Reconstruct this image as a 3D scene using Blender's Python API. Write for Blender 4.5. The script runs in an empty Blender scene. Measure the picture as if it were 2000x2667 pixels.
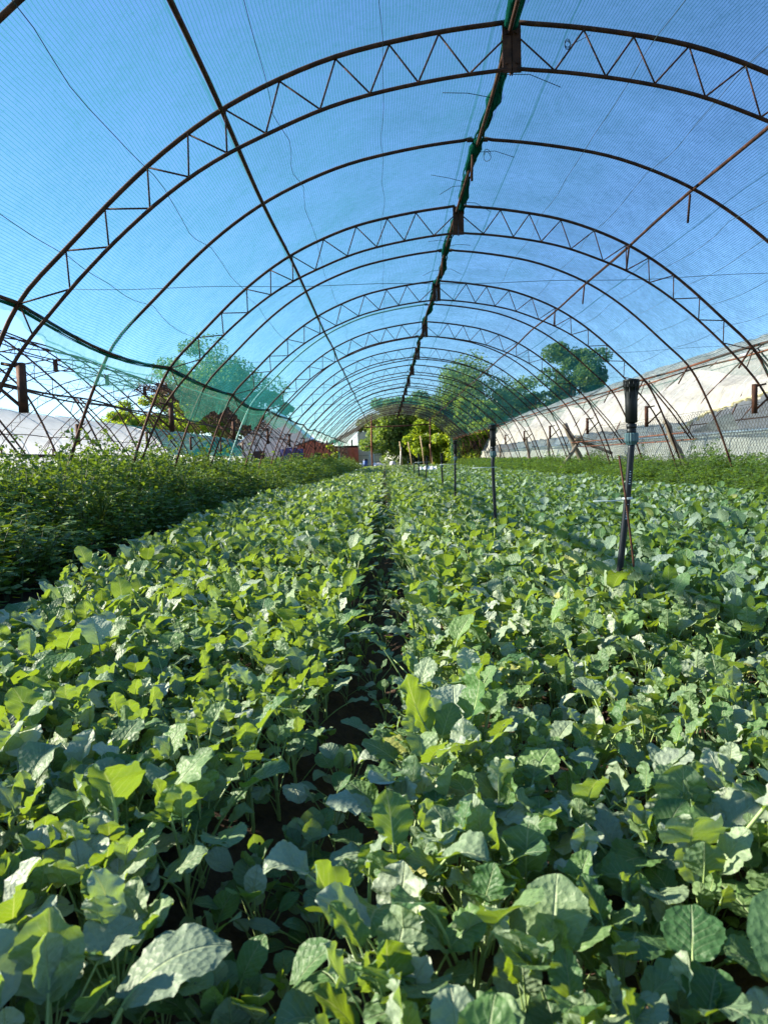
import bpy, math, random
import numpy as np
from mathutils import Vector, Matrix

random.seed(7)
rng = np.random.default_rng(11)
PI = math.pi
scene = bpy.context.scene
COL = scene.collection

# ------------------------------------------------------------------ camera, sky, sun, exposure
cam_d = bpy.data.cameras.new('camera')
cam = bpy.data.objects.new('camera', cam_d); COL.objects.link(cam)
cam_d.sensor_fit = 'VERTICAL'; cam_d.sensor_height = 36.0; cam_d.lens = 24.96
cam_d.clip_start = 0.02; cam_d.clip_end = 2000
cam.location = (0, 0, 0.75)
cam.matrix_world = (Matrix.Translation((0, 0, 0.75)) @ Matrix.Rotation(math.radians(0.2), 4, 'Z')
                    @ Matrix.Rotation(math.radians(90 - 4.25), 4, 'X') @ Matrix.Rotation(math.radians(-1.8), 4, 'Z'))
cam_d.dof.use_dof = True; cam_d.dof.focus_distance = 2.8; cam_d.dof.aperture_fstop = 9.0
scene.camera = cam

SUN_EL = math.radians(24); SUN_AZ = math.radians(-80)      # azimuth measured from +Y (ahead) towards +X
sun_dir = Vector((math.sin(SUN_AZ) * math.cos(SUN_EL), math.cos(SUN_AZ) * math.cos(SUN_EL), math.sin(SUN_EL)))
world = bpy.data.worlds.new('World'); scene.world = world; world.use_nodes = True
wn = world.node_tree; wn.nodes.clear()
sky = wn.nodes.new('ShaderNodeTexSky'); sky.sky_type = 'NISHITA'; sky.sun_disc = False
sky.sun_elevation = SUN_EL; sky.sun_rotation = SUN_AZ
sky.air_density = 1.0; sky.dust_density = 0.0; sky.ozone_density = 5.5; sky.altitude = 200
bg = wn.nodes.new('ShaderNodeBackground'); bg.inputs[1].default_value = 0.097
wo = wn.nodes.new('ShaderNodeOutputWorld')
wn.links.new(sky.outputs[0], bg.inputs[0]); wn.links.new(bg.outputs[0], wo.inputs[0])
sl = bpy.data.lights.new('sun', 'SUN'); sl.energy = 5.0; sl.angle = math.radians(0.5); sl.color = (1.0, 0.91, 0.74)
so = bpy.data.objects.new('sun', sl); COL.objects.link(so)
so.rotation_euler = sun_dir.to_track_quat('Z', 'Y').to_euler()
scene.view_settings.view_transform = 'Standard'; scene.view_settings.look = 'None'
scene.view_settings.exposure = 1.6; scene.view_settings.gamma = 1.0
scene.cycles.transparent_max_bounces = 24
scene.cycles.max_bounces = 7; scene.cycles.diffuse_bounces = 3; scene.cycles.transmission_bounces = 6

# ------------------------------------------------------------------ materials
class NT:
    def __init__(s, name):
        s.m = bpy.data.materials.new(name); s.m.use_nodes = True
        s.t = s.m.node_tree; s.t.nodes.clear()
        s.out = s.n('OutputMaterial')
    def n(s, typ, **kw):
        nd = s.t.nodes.new('ShaderNode' + typ)
        for k, v in kw.items(): setattr(nd, k, v)
        return nd
    def l(s, a, b): s.t.links.new(a, b)
    def put(s, sock, v):
        if hasattr(v, 'links') or isinstance(v, bpy.types.NodeSocket): s.l(v, sock)
        else:
            if isinstance(v, tuple) and len(v) == 3 and sock.type == 'RGBA': v = (*v, 1)
            sock.default_value = v
    def math(s, op, a, b=0.0, c=None, clamp=False):
        nd = s.n('Math', operation=op, use_clamp=clamp)
        s.put(nd.inputs[0], a); s.put(nd.inputs[1], b)
        if c is not None: s.put(nd.inputs[2], c)
        return nd.outputs[0]
    def mix(s, f, a, b):
        nd = s.n('Mix', data_type='RGBA'); s.put(nd.inputs[0], f); s.put(nd.inputs[6], a); s.put(nd.inputs[7], b)
        return nd.outputs[2]
    def noise(s, scale, detail=3, rough=0.55, vec=None, dim='3D'):
        nd = s.n('TexNoise', noise_dimensions=dim); nd.inputs['Scale'].default_value = scale
        nd.inputs['Detail'].default_value = detail; nd.inputs['Roughness'].default_value = rough
        if vec is not None: s.l(vec, nd.inputs['Vector'])
        return nd.outputs[0]
    def ramp(s, f, stops):
        nd = s.n('ValToRGB'); e = nd.color_ramp.elements
        while len(e) < len(stops): e.new(0.5)
        for i, (p, c) in enumerate(stops):
            e[i].position = p; e[i].color = (*c, 1) if len(c) == 3 else c
        s.l(f, nd.inputs[0]); return nd.outputs[0]
    def bump(s, h, strength, dist, normal=None):
        nd = s.n('Bump'); nd.inputs['Strength'].default_value = strength; nd.inputs['Distance'].default_value = dist
        s.l(h, nd.inputs['Height'])
        if normal is not None: s.l(normal, nd.inputs['Normal'])
        return nd.outputs[0]
    def bsdf(s, color, rough=0.6, normal=None, spec=0.5, metal=0.0):
        nd = s.n('BsdfPrincipled'); s.put(nd.inputs['Base Color'], color); s.put(nd.inputs['Roughness'], rough)
        nd.inputs['Specular IOR Level'].default_value = spec; nd.inputs['Metallic'].default_value = metal
        if normal is not None: s.l(normal, nd.inputs['Normal'])
        return nd.outputs[0]
    def shmix(s, f, a, b):
        nd = s.n('MixShader'); s.put(nd.inputs[0], f); s.l(a, nd.inputs[1]); s.l(b, nd.inputs[2]); return nd.outputs[0]
    def done(s, sh): s.l(sh, s.out.inputs[0]); return s.m
    def obj(s): return s.n('TexCoord').outputs['Object']
    def geo(s): return s.n('NewGeometry')

def simple(name, c, rough=0.6, var=0.25, scale=8, bump=0.0, metal=0.0, spec=0.5):
    t = NT(name); p = t.geo().outputs['Position']
    nz = t.noise(scale, 5, 0.6, p)
    col = t.ramp(nz, [(0.25, tuple(x * (1 - var) for x in c)), (0.75, tuple(min(1, x * (1 + var)) for x in c))])
    nm = t.bump(nz, 0.6, bump) if bump else None
    return t.done(t.bsdf(col, rough, nm, spec, metal))

def leaf_mat(name, top, topvar, under, trans, glauc, sheen=0.45, veins=True, tfac=0.38):
    t = NT(name)
    uv = t.n('UVMap').outputs[0]
    sep = t.n('SeparateXYZ'); t.l(uv, sep.inputs[0]); u, v = sep.outputs[0], sep.outputs[1]
    at = t.n('Attribute', attribute_name='tint').outputs['Fac']
    rnd = t.n('ObjectInfo').outputs['Random']
    tint = t.math('FRACT', t.math('ADD', at, t.math('MULTIPLY', rnd, 3.7)))
    geo = t.geo(); pos = geo.outputs['Position']
    nz = t.noise(55, 4, 0.6, pos)
    base = t.mix(tint, top, topvar)
    base = t.mix(t.math('MULTIPLY', t.math('POWER', t.math('FRACT', t.math('MULTIPLY', tint, 7.3)), 2.3), 0.80), base, glauc)
    base = t.mix(t.math('MULTIPLY', nz, 0.35), base, tuple(x * 0.6 for x in top))
    normal = None
    if veins:
        au = t.math('ABSOLUTE', t.math('SUBTRACT', u, 0.5))
        mid = t.math('SUBTRACT', 1.0, t.math('MULTIPLY', au, 34.0), clamp=True)
        # lateral veins run up and outwards, curving
        lat = t.math('SUBTRACT', t.math('MULTIPLY', v, 7.0), t.math('MULTIPLY', t.math('POWER', t.math('MULTIPLY', au, 2.0), 0.8), 2.6))
        wob = t.math('MULTIPLY', t.math('SUBTRACT', t.noise(30, 2, 0.5, pos), 0.5), 0.5)
        fr = t.math('ABSOLUTE', t.math('SUBTRACT', t.math('FRACT', t.math('ADD', lat, wob)), 0.5))
        side = t.math('SUBTRACT', 1.0, t.math('MULTIPLY', fr, 11.0), clamp=True)
        side = t.math('MULTIPLY', side, t.math('SUBTRACT', 1.0, t.math('MULTIPLY', au, 2.1), clamp=True))
        vein = t.math('MAXIMUM', mid, t.math('MULTIPLY', side, 0.7))
        base = t.mix(t.math('MULTIPLY', vein, 0.62), base, (0.42, 0.49, 0.29))
        vor = t.n('TexVoronoi'); vor.inputs['Scale'].default_value = 120; t.l(pos, vor.inputs['Vector'])
        h = t.math('ADD', t.math('MULTIPLY', fr, 0.22), t.math('MULTIPLY', vor.outputs['Distance'], 0.55))
        h = t.math('SUBTRACT', h, t.math('MULTIPLY', mid, 0.5))
        h = t.math('ADD', h, t.math('MULTIPLY', nz, 0.6))
        normal = t.bump(h, 0.75, 0.005)
        # dew: sparse clear beads
        dv = t.n('TexVoronoi'); dv.inputs['Scale'].default_value = 260; t.l(pos, dv.inputs['Vector'])
        patch = t.math('GREATER_THAN', t.noise(9, 2, 0.5, pos), 0.50)
        dew = t.math('MULTIPLY', t.math('LESS_THAN', dv.outputs['Distance'], 0.23), patch)
        rough = t.math('SUBTRACT', sheen, t.math('MULTIPLY', dew, sheen - 0.05))
        dn = t.bump(t.math('SUBTRACT', 0.3, dv.outputs['Distance'], clamp=True), 1.0, 0.004, normal)
        nmx = t.n('Mix', data_type='VECTOR'); t.l(dew, nmx.inputs[0]); t.l(normal, nmx.inputs[4]); t.l(dn, nmx.inputs[5])
        normal = nmx.outputs[1]
    else:
        rough = sheen
    if veins:
        old = t.math('GREATER_THAN', t.math('FRACT', t.math('MULTIPLY', tint, 17.1)), 0.994)
        base = t.mix(t.math('MULTIPLY', old, 0.8), base, (0.36, 0.36, 0.09))
    bf = geo.outputs['Backfacing']
    col = t.mix(bf, base, t.mix(0.35, base, under))
    sh = t.bsdf(col, rough, normal, 0.28)
    tr = t.n('BsdfTranslucent')
    tc = t.mix(t.math('MULTIPLY', nz, 0.5), trans, tuple(x * 0.55 for x in trans))
    if veins: tc = t.mix(t.math('MULTIPLY', vein, 0.75), tc, (0.70, 0.80, 0.22))
    t.l(tc, tr.inputs[0])
    res = t.shmix(tfac, sh, tr.outputs[0])
    if veins:
        hv = t.n('TexVoronoi'); hv.inputs['Scale'].default_value = 42; t.l(pos, hv.inputs['Vector'])
        hole = t.math('MULTIPLY', t.math('LESS_THAN', hv.outputs['Distance'], 0.17), t.math('GREATER_THAN', t.noise(6, 2, 0.5, pos), 0.60))
        res = t.shmix(hole, res, t.n('BsdfTransparent').outputs[0])
    return t.done(res)

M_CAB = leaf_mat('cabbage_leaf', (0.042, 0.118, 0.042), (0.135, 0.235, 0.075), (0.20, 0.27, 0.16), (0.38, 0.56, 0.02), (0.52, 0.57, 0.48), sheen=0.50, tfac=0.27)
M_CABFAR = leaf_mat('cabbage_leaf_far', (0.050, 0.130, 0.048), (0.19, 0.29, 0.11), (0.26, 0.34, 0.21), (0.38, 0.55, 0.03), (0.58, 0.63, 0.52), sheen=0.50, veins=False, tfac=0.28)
M_WEED = leaf_mat('weed_leaf', (0.065, 0.14, 0.03), (0.16, 0.25, 0.05), (0.09, 0.14, 0.05), (0.28, 0.42, 0.02), (0.075, 0.13, 0.045), sheen=0.5, veins=False, tfac=0.28)
M_WEEDR = leaf_mat('light_weed_leaf', (0.10, 0.19, 0.04), (0.19, 0.29, 0.07), (0.16, 0.24, 0.09), (0.34, 0.50, 0.03), (0.15, 0.24, 0.09), sheen=0.5, veins=False, tfac=0.4)
M_TREE = leaf_mat('tree_leaf', (0.065, 0.12, 0.025), (0.13, 0.20, 0.035), (0.10, 0.15, 0.05), (0.26, 0.42, 0.02), (0.06, 0.11, 0.03), sheen=0.5, veins=False, tfac=0.35)
M_TREEL = leaf_mat('light_tree_leaf', (0.11, 0.18, 0.04), (0.20, 0.28, 0.07), (0.18, 0.24, 0.10), (0.34, 0.50, 0.05), (0.12, 0.19, 0.06), sheen=0.5, veins=False, tfac=0.38)
M_TREEY = leaf_mat('bright_tree_leaf', (0.13, 0.22, 0.025), (0.22, 0.32, 0.04), (0.2, 0.26, 0.06), (0.55, 0.70, 0.03), (0.13, 0.21, 0.035), sheen=0.45, veins=False, tfac=0.45)
M_VINE = leaf_mat('dry_vine', (0.10, 0.055, 0.03), (0.16, 0.09, 0.05), (0.12, 0.07, 0.04), (0.14, 0.06, 0.03), (0.08, 0.05, 0.03), sheen=0.7, veins=False, tfac=0.15)
M_STEM = simple('pale_green_stem', (0.26, 0.36, 0.13), 0.5, 0.2, 40)
M_WSTEM = simple('weed_stem', (0.06, 0.08, 0.03), 0.6, 0.3, 30)
M_YELLOW = leaf_mat('withered_leaf', (0.45, 0.38, 0.06), (0.5, 0.33, 0.08), (0.45, 0.4, 0.1), (0.6, 0.5, 0.03), (0.4, 0.4, 0.1), veins=True)

def rust_mat():
    t = NT('rusty_steel'); p = t.geo().outputs['Position']
    a = t.noise(14, 6, 0.65, p); b = t.noise(90, 4, 0.6, p)
    c = t.ramp(a, [(0.30, (0.030, 0.014, 0.010)), (0.5, (0.085, 0.032, 0.018)), (0.66, (0.16, 0.060, 0.030)), (0.8, (0.10, 0.08, 0.07))])
    c = t.mix(t.math('MULTIPLY', b, 0.4), c, (0.03, 0.015, 0.01))
    return t.done(t.bsdf(c, 0.75, t.bump(b, 0.5, 0.002), 0.3, 0.25))
M_RUST = rust_mat()
def rust_bright():
    t = NT('orange_rust_pipe'); p = t.geo().outputs['Position']
    a = t.noise(9, 6, 0.65, p)
    c = t.ramp(a, [(0.3, (0.08, 0.035, 0.025)), (0.55, (0.24, 0.085, 0.045)), (0.75, (0.34, 0.15, 0.08))])
    return t.done(t.bsdf(c, 0.8, t.bump(a, 0.5, 0.003), 0.25, 0.1))
M_RUSTB = rust_bright()
M_TWINE = simple('dark_twine', (0.02, 0.045, 0.05), 0.8)

def net_mat(name, col, opacity, line=0.70, pitch=0.0225, trcol=None, lines=True):
    t = NT(name)
    uv = t.n('UVMap').outputs[0]
    sep = t.n('SeparateXYZ'); t.l(uv, sep.inputs[0]); u, v = sep.outputs[0], sep.outputs[1]
    geo = t.geo(); p = geo.outputs['Position']
    wob = t.math('MULTIPLY', t.math('SUBTRACT', t.noise(1.3, 2, 0.5, p), 0.5), 0.06)
    uu = t.math('ADD', u, wob)
    f = t.math('ABSOLUTE', t.math('SUBTRACT', t.math('FRACT', t.math('DIVIDE', uu, pitch)), 0.5))
    ln = t.math('LESS_THAN', f, 0.085)
    f2 = t.math('ABSOLUTE', t.math('SUBTRACT', t.math('FRACT', t.math('DIVIDE', t.math('ADD', v, t.math('MULTIPLY', t.noise(300, 1, 0.5, p), 0.012)), 0.013)), 0.5))
    ln2 = t.math('LESS_THAN', f2, 0.13)
    fine = t.noise(160, 2, 0.7, p)
    big = t.noise(1.6, 5, 0.62, p)
    dirt = t.math('GREATER_THAN', t.noise(26, 5, 0.7, p), 0.67)
    mott = t.math('SUBTRACT', t.noise(13, 5, 0.75, p), 0.5)
    wr = t.math('SUBTRACT', 1.0, t.math('MULTIPLY', t.math('ABSOLUTE', t.math('SUBTRACT', t.noise(2.4, 3, 0.6, p), 0.5)), 55.0), clamp=True)
    seam = t.math('LESS_THAN', t.math('ABSOLUTE', t.math('SUBTRACT', t.math('FRACT', t.math('DIVIDE', u, 2.06)), 0.055)), 0.0035)
    op = t.math('ADD', opacity * 0.55, t.math('MULTIPLY', fine, opacity * 0.55))
    op = t.math('ADD', op, t.math('MULTIPLY', t.math('SUBTRACT', big, 0.5), 0.38))
    op = t.math('ADD', op, t.math('MULTIPLY', ln2, 0.13))
    op = t.math('ADD', op, t.math('MULTIPLY', dirt, 0.20))
    op = t.math('ADD', op, t.math('MULTIPLY', mott, 0.42))
    op = t.math('ADD', op, t.math('MULTIPLY', wr, 0.07))
    op = t.math('ADD', op, t.math('MULTIPLY', seam, 0.35))
    if lines: op = t.math('MAXIMUM', op, t.math('MULTIPLY', ln, line))
    op = t.math('MINIMUM', t.math('MAXIMUM', op, 0.02), 0.97)
    # threads close up when the cloth is seen along its surface: 1-(1-a)^(1/cos)
    dp = t.n('VectorMath', operation='DOT_PRODUCT'); t.l(geo.outputs['Normal'], dp.inputs[0]); t.l(geo.outputs['Incoming'], dp.inputs[1])
    c = t.math('MAXIMUM', t.math('ABSOLUTE', dp.outputs['Value']), 0.22)
    c = t.math('MULTIPLY_ADD', c, 0.7, 0.3)
    opf = t.math('SUBTRACT', 1.0, t.math('POWER', t.math('SUBTRACT', 1.0, op), t.math('DIVIDE', 0.85, c)))
    tr = t.n('BsdfTransparent'); 
    if trcol: tr.inputs[0].default_value = (*trcol, 1)
    d = t.n('BsdfDiffuse'); d.inputs[0].default_value = (*col, 1)
    tl = t.n('BsdfTranslucent'); tl.inputs[0].default_value = (*tuple(min(1, x * 1.1) for x in col), 1)
    return t.done(t.shmix(opf, tr.outputs[0], t.shmix(0.55, d.outputs[0], tl.outputs[0])))
M_NET = net_mat('green_shade_net', (0.022, 0.15, 0.16), 0.19, line=0.74, trcol=(0.85, 0.95, 1.0))
M_NETG = net_mat('old_grey_net', (0.09, 0.10, 0.09), 0.42, lines=False)
M_NETC = net_mat('green_cover_net', (0.02, 0.17, 0.15), 0.95, lines=False)
M_NETD = net_mat('bunched_shade_net', (0.012, 0.12, 0.085), 1.0, line=0.95)
M_NETF = net_mat('draped_shade_net', (0.03, 0.14, 0.11), 0.28, lines=False)
M_NETW = net_mat('wispy_shade_net', (0.06, 0.20, 0.16), 0.20, lines=False)

def film_mat(name, c, tfac=0.45, alpha=0.0, dirt=(0.45, 0.42, 0.36), crease=True):  # dirt colours the stains and also the painted fold shading
    t = NT(name); p = t.geo().outputs['Position']
    mp = t.n('Mapping'); mp.inputs['Scale'].default_value = (1, 0.35, 1); t.l(p, mp.inputs[0])
    a = t.noise(1.4, 6, 0.6, mp.outputs[0]); b = t.noise(6, 5, 0.65, mp.outputs[0])
    col = t.mix(t.math('MULTIPLY', t.math('SUBTRACT', a, 0.42, clamp=True), 2.2, clamp=True), c, dirt)
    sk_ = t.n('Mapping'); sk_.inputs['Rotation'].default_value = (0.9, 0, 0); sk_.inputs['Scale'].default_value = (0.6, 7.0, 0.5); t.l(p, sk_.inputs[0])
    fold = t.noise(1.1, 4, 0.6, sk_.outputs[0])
    col = t.mix(t.math('MULTIPLY', t.math('SUBTRACT', fold, 0.49, clamp=True), 3.0, clamp=True), col, dirt)  # shading of the folds painted in as slanted darker streaks
    nm = t.bump(t.math('ADD', t.math('ADD', a, t.math('MULTIPLY', b, 0.4)), t.math('MULTIPLY', fold, 0.8)), 1.0, 0.16 if crease else 0.02)
    s1 = t.bsdf(col, 0.38, nm, 0.5)
    tl = t.n('BsdfTranslucent'); t.l(col, tl.inputs[0])
    s = t.shmix(tfac, s1, tl.outputs[0])
    if alpha:
        tr = t.n('BsdfTransparent'); s = t.shmix(alpha, s, tr.outputs[0])
    return t.done(s)
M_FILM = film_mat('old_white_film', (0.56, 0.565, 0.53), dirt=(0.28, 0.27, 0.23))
M_FILMG = film_mat('grey_side_film', (0.84, 0.85, 0.74), 0.6, 0.12, (0.6, 0.62, 0.52))
M_FILMY = film_mat('yellowed_film', (0.78, 0.76, 0.55), 0.5, dirt=(0.6, 0.55, 0.35))
M_FILMC = film_mat('clear_grey_film', (0.86, 0.87, 0.90), 0.70, 0.15, (0.72, 0.72, 0.74))

def soil_mat():
    t = NT('dark_soil'); p = t.geo().outputs['Position']
    a = t.noise(18, 8, 0.7, p); b = t.noise(120, 5, 0.7, p)
    c = t.ramp(a, [(0.3, (0.035, 0.022, 0.015)), (0.55, (0.085, 0.052, 0.036)), (0.75, (0.16, 0.105, 0.07))])
    return t.done(t.bsdf(c, 0.9, t.bump(t.math('ADD', a, t.math('MULTIPLY', b, 0.5)), 1.0, 0.02), 0.25))
M_SOIL = soil_mat()
M_GRASSG = simple('grassy_ground', (0.06, 0.085, 0.03), 0.95, 0.5, 3)
M_BLACK = simple('black_plastic', (0.006, 0.0065, 0.007), 0.45, 0.15, 20, spec=0.3)
M_PIPE = simple('black_pipe', (0.009, 0.011, 0.015), 0.42, 0.2, 20, spec=0.3)
M_BLUEG = simple('blue_grey_plastic', (0.045, 0.095, 0.105), 0.42, 0.12, 30)
M_WHITE = simple('white_print', (0.75, 0.77, 0.78), 0.6, 0.05)
M_WOOD = simple('weathered_wood', (0.23, 0.18, 0.13), 0.85, 0.4, 14, 0.01)
M_STAKE = simple('pale_stake_wood', (0.42, 0.31, 0.18), 0.85, 0.3, 14)
M_BARK = simple('bark', (0.09, 0.07, 0.05), 0.9, 0.4, 10, 0.02)
M_WIRE = simple('galvanised_wire', (0.07, 0.07, 0.065), 0.5, 0.3, 20, metal=0.3)
M_GALV = simple('tie_wire', (0.55, 0.60, 0.60), 0.4, 0.1)
M_REDB = simple('red_paint', (0.60, 0.13, 0.06), 0.7, 0.3, 2.5)
M_BLUET = simple('blue_tarpaulin', (0.02, 0.025, 0.13), 0.5, 0.3, 2)
M_BLOCK = simple('pale_block', (0.78, 0.69, 0.56), 0.85, 0.2, 5)
M_DARKIN = simple('dark_timber', (0.05, 0.035, 0.025), 0.9, 0.4, 5)
M_TILE = simple('roof_tile', (0.17, 0.11, 0.085), 0.8, 0.35, 4)
M_WROOF = simple('white_roof_sheet', (0.78, 0.79, 0.80), 0.5, 0.08, 3)
M_BLUE = simple('blue_drum', (0.03, 0.10, 0.30), 0.45, 0.2, 6)
M_WSACK = simple('white_sack', (0.72, 0.71, 0.68), 0.7, 0.15, 5, 0.02)

# ------------------------------------------------------------------ mesh tools
class MB:
    """collects tubes, quads and templates; build() links them as one mesh object"""
    def __init__(s):
        s.v = []; s.q = []; s.t = []; s.n = 0; s.uv = []; s.tint = []; s.mq = []; s.mt = []
    def add(s, v, quads=None, tris=None, uv=None, tint=0.5, mq=0, mt=0):
        v = np.asarray(v, dtype=np.float64).reshape(-1, 3); k = len(v)
        if quads is not None and len(quads):
            q = np.asarray(quads, dtype=np.int64).reshape(-1, 4); s.q.append(q + s.n); s.mq.append(np.broadcast_to(mq, (len(q),)))
        if tris is not None and len(tris):
            q = np.asarray(tris, dtype=np.int64).reshape(-1, 3); s.t.append(q + s.n); s.mt.append(np.broadcast_to(mt, (len(q),)))
        s.v.append(v); s.n += k
        s.uv.append(np.zeros((k, 2)) if uv is None else np.asarray(uv, dtype=np.float64))
        s.tint.append(np.broadcast_to(np.asarray(tint, dtype=np.float64), (k,)))
        return s
    def tube(s, pts, r, n=8, cap=True, tint=0.5, m=0, flat=1.0):
        P = np.asarray(pts, dtype=np.float64); k = len(P)
        R = np.broadcast_to(np.asarray(r, dtype=np.float64), (k,))
        T = np.gradient(P, axis=0) if k > 2 else np.array([P[1] - P[0]] * 2)
        T /= np.linalg.norm(T, axis=1)[:, None] + 1e-12
        up = np.array([0, 0, 1.0]) if abs(T[0][2]) < 0.9 else np.array([1.0, 0, 0])
        a = np.cross(T[0], up); a /= np.linalg.norm(a)
        V = []
        for i in range(k):
            a = a - T[i] * a.dot(T[i]); a /= np.linalg.norm(a) + 1e-12
            b = np.cross(T[i], a)
            for j in range(n):
                th = 2 * PI * (j + 0.5) / n
                V.append(P[i] + R[i] * (math.cos(th) * a + flat * math.sin(th) * b))
        Q = [(i * n + j, i * n + (j + 1) % n, (i + 1) * n + (j + 1) % n, (i + 1) * n + j) for i in range(k - 1) for j in range(n)]
        Tr = []
        if cap:
            V.append(P[0]); V.append(P[-1]); c0 = k * n
            Tr = [(c0, (j + 1) % n, j) for j in range(n)] + [(c0 + 1, (k - 1) * n + j, (k - 1) * n + (j + 1) % n) for j in range(n)]
        s.add(V, Q, Tr, tint=tint, mq=m, mt=m); return s
    def lathe(s, prof, n=24, base=(0, 0, 0), axis=(0, 0, 1), ribs=0, ribd=0.0, m=0):
        ax = Vector(axis).normalized(); q = Vector((0, 0, 1)).rotation_difference(ax)
        V = []
        for (r, z) in prof:
            for j in range(n):
                th = 2 * PI * j / n
                rr = r * (1 + (ribd if ribs and (j % ribs == 0) else 0))
                p = q @ Vector((rr * math.cos(th), rr * math.sin(th), z)) + Vector(base)
                V.append(tuple(p))
        k = len(prof)
        Q = [(i * n + j, i * n + (j + 1) % n, (i + 1) * n + (j + 1) % n, (i + 1) * n + j) for i in range(k - 1) for j in range(n)]
        s.add(V, Q, mq=m); return s
    def box(s, c, d, rot=None, m=0):
        x, y, z = d[0] / 2, d[1] / 2, d[2] / 2
        V = [Vector(p) for p in ((-x,-y,-z),(x,-y,-z),(x,y,-z),(-x,y,-z),(-x,-y,z),(x,-y,z),(x,y,z),(-x,y,z))]
        if rot is not None: V = [rot @ p for p in V]
        V = [tuple(p + Vector(c)) for p in V]
        s.add(V, [(0,3,2,1),(4,5,6,7),(0,1,5,4),(1,2,6,5),(2,3,7,6),(3,0,4,7)], mq=m); return s
    def grid(s, P, uv=None, tint=0.5, keep=None, m=0):
        P = np.asarray(P); a, b = P.shape[:2]
        i, j = np.meshgrid(np.arange(a - 1), np.arange(b - 1), indexing='ij')
        if keep is not None: i, j = i[keep], j[keep]
        i = i.ravel(); j = j.ravel()
        q = np.stack([i * b + j, (i + 1) * b + j, (i + 1) * b + j + 1, i * b + j + 1], 1)
        s.add(P.reshape(-1, 3), q, uv=None if uv is None else np.asarray(uv).reshape(-1, 2), tint=tint, mq=m); return s
    def mesh(s, name, mats, smooth=True):
        me = bpy.data.meshes.new(name)
        V = np.concatenate(s.v); nq = sum(len(x) for x in s.q); nt = sum(len(x) for x in s.t)
        Q = np.concatenate(s.q).ravel() if nq else np.zeros(0, dtype=np.int64)
        T = np.concatenate(s.t).ravel() if nt else np.zeros(0, dtype=np.int64)
        me.vertices.add(len(V)); me.vertices.foreach_set('co', V.ravel().astype(np.float32))
        L = np.concatenate([Q, T]).astype(np.int32)
        me.loops.add(len(L)); me.loops.foreach_set('vertex_index', L)
        me.polygons.add(nq + nt)
        st = np.concatenate([np.arange(nq) * 4, nq * 4 + np.arange(nt) * 3]).astype(np.int32)
        me.polygons.foreach_set('loop_start', st)
        mi = np.concatenate([*(s.mq or []), *(s.mt or [])]).astype(np.int32)
        me.polygons.foreach_set('material_index', mi)
        me.polygons.foreach_set('use_smooth', np.full(nq + nt, smooth, dtype=bool))
        me.update(calc_edges=True)
        uvl = me.uv_layers.new(name='UVMap'); uvl.data.foreach_set('uv', np.concatenate(s.uv)[L].ravel().astype(np.float32))
        at = me.attributes.new('tint', 'FLOAT', 'POINT'); at.data.foreach_set('value', np.concatenate(s.tint).astype(np.float32))
        for m in (mats if isinstance(mats, (list, tuple)) else [mats]): me.materials.append(m)
        return me
    def build(s, name, mats, parent=None, smooth=True, kind=None, label=None):
        o = bpy.data.objects.new(name, s.mesh(name, mats, smooth)); COL.objects.link(o)
        if parent is not None: o.parent = parent
        if kind: o['kind'] = kind
        if label: o['label'] = label
        return o

def thing(name, label, cat, loc=(0, 0, 0), group=None, rotz=0):
    o = bpy.data.objects.new(name, None); COL.objects.link(o); o.location = loc; o.rotation_euler = (0, 0, rotz)
    o.empty_display_size = 0.1
    o['label'] = label; o['category'] = cat
    if group: o['group'] = group
    return o
def tag(o, label, cat, group=None, kind=None):
    o['label'] = label; o['category'] = cat
    if group: o['group'] = group
    if kind: o['kind'] = kind
    return o
ORD = ['first', 'second', 'third', 'fourth', 'fifth', 'sixth', 'seventh', 'eighth', 'ninth', 'tenth', 'eleventh', 'twelfth', 'thirteenth', 'fourteenth', 'fifteenth', 'sixteenth', 'seventeenth', 'eighteenth', 'nineteenth', 'twentieth', 'twenty first', 'twenty second', 'twenty third', 'twenty fourth', 'twenty fifth', 'twenty sixth', 'twenty seventh', 'twenty eighth', 'twenty ninth', 'thirtieth']

# ------------------------------------------------------------------ ground
def edge_left(Y): return np.interp(Y, [0, 2.2, 3.9, 7.2, 12, 19, 30, 50], [-1.25, -1.28, -1.55, -1.90, -1.75, -1.42, -1.32, -1.2])
def furrow(Y): return -0.03 - 0.17 * np.exp(-np.maximum(Y - 0.9, 0) / 0.55)
g = MB(); S = 900
g.add([(-S, -60, -0.16), (S, -60, -0.16), (S, S, -0.16), (-S, S, -0.16)], [(0, 1, 2, 3)])
g.build('ground', M_GRASSG, smooth=False, kind='structure')
ys = np.concatenate([np.arange(-0.6, 4.0, 0.028), np.arange(4.0, 52, 0.5)]); xs = np.concatenate([np.arange(-4.2, -1.8, 0.2), np.arange(-1.8, 2.2, 0.028), np.arange(2.2, 5.6, 0.2)])
X, Y = np.meshgrid(xs, ys, indexing='ij')
def vnoise(X, Y, f, seed):
    r = np.random.default_rng(seed); G = r.random((64, 64))
    x = X * f + 300.3; y = Y * f + 300.7; xi = np.floor(x).astype(int); yi = np.floor(y).astype(int); fx = x - xi; fy = y - yi
    fx = fx * fx * (3 - 2 * fx); fy = fy * fy * (3 - 2 * fy)
    g_ = lambda a, b: G[a % 64, b % 64]
    return (g_(xi, yi) * (1 - fx) + g_(xi + 1, yi) * fx) * (1 - fy) + (g_(xi, yi + 1) * (1 - fx) + g_(xi + 1, yi + 1) * fx) * fy
Z = 0.04 * vnoise(X, Y, 9, 1) + 0.025 * vnoise(X, Y, 22, 2) + 0.03 * vnoise(X, Y, 3, 3)
near = (Y < 4.2) & (X > -1.9) & (X < 2.3)
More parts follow.
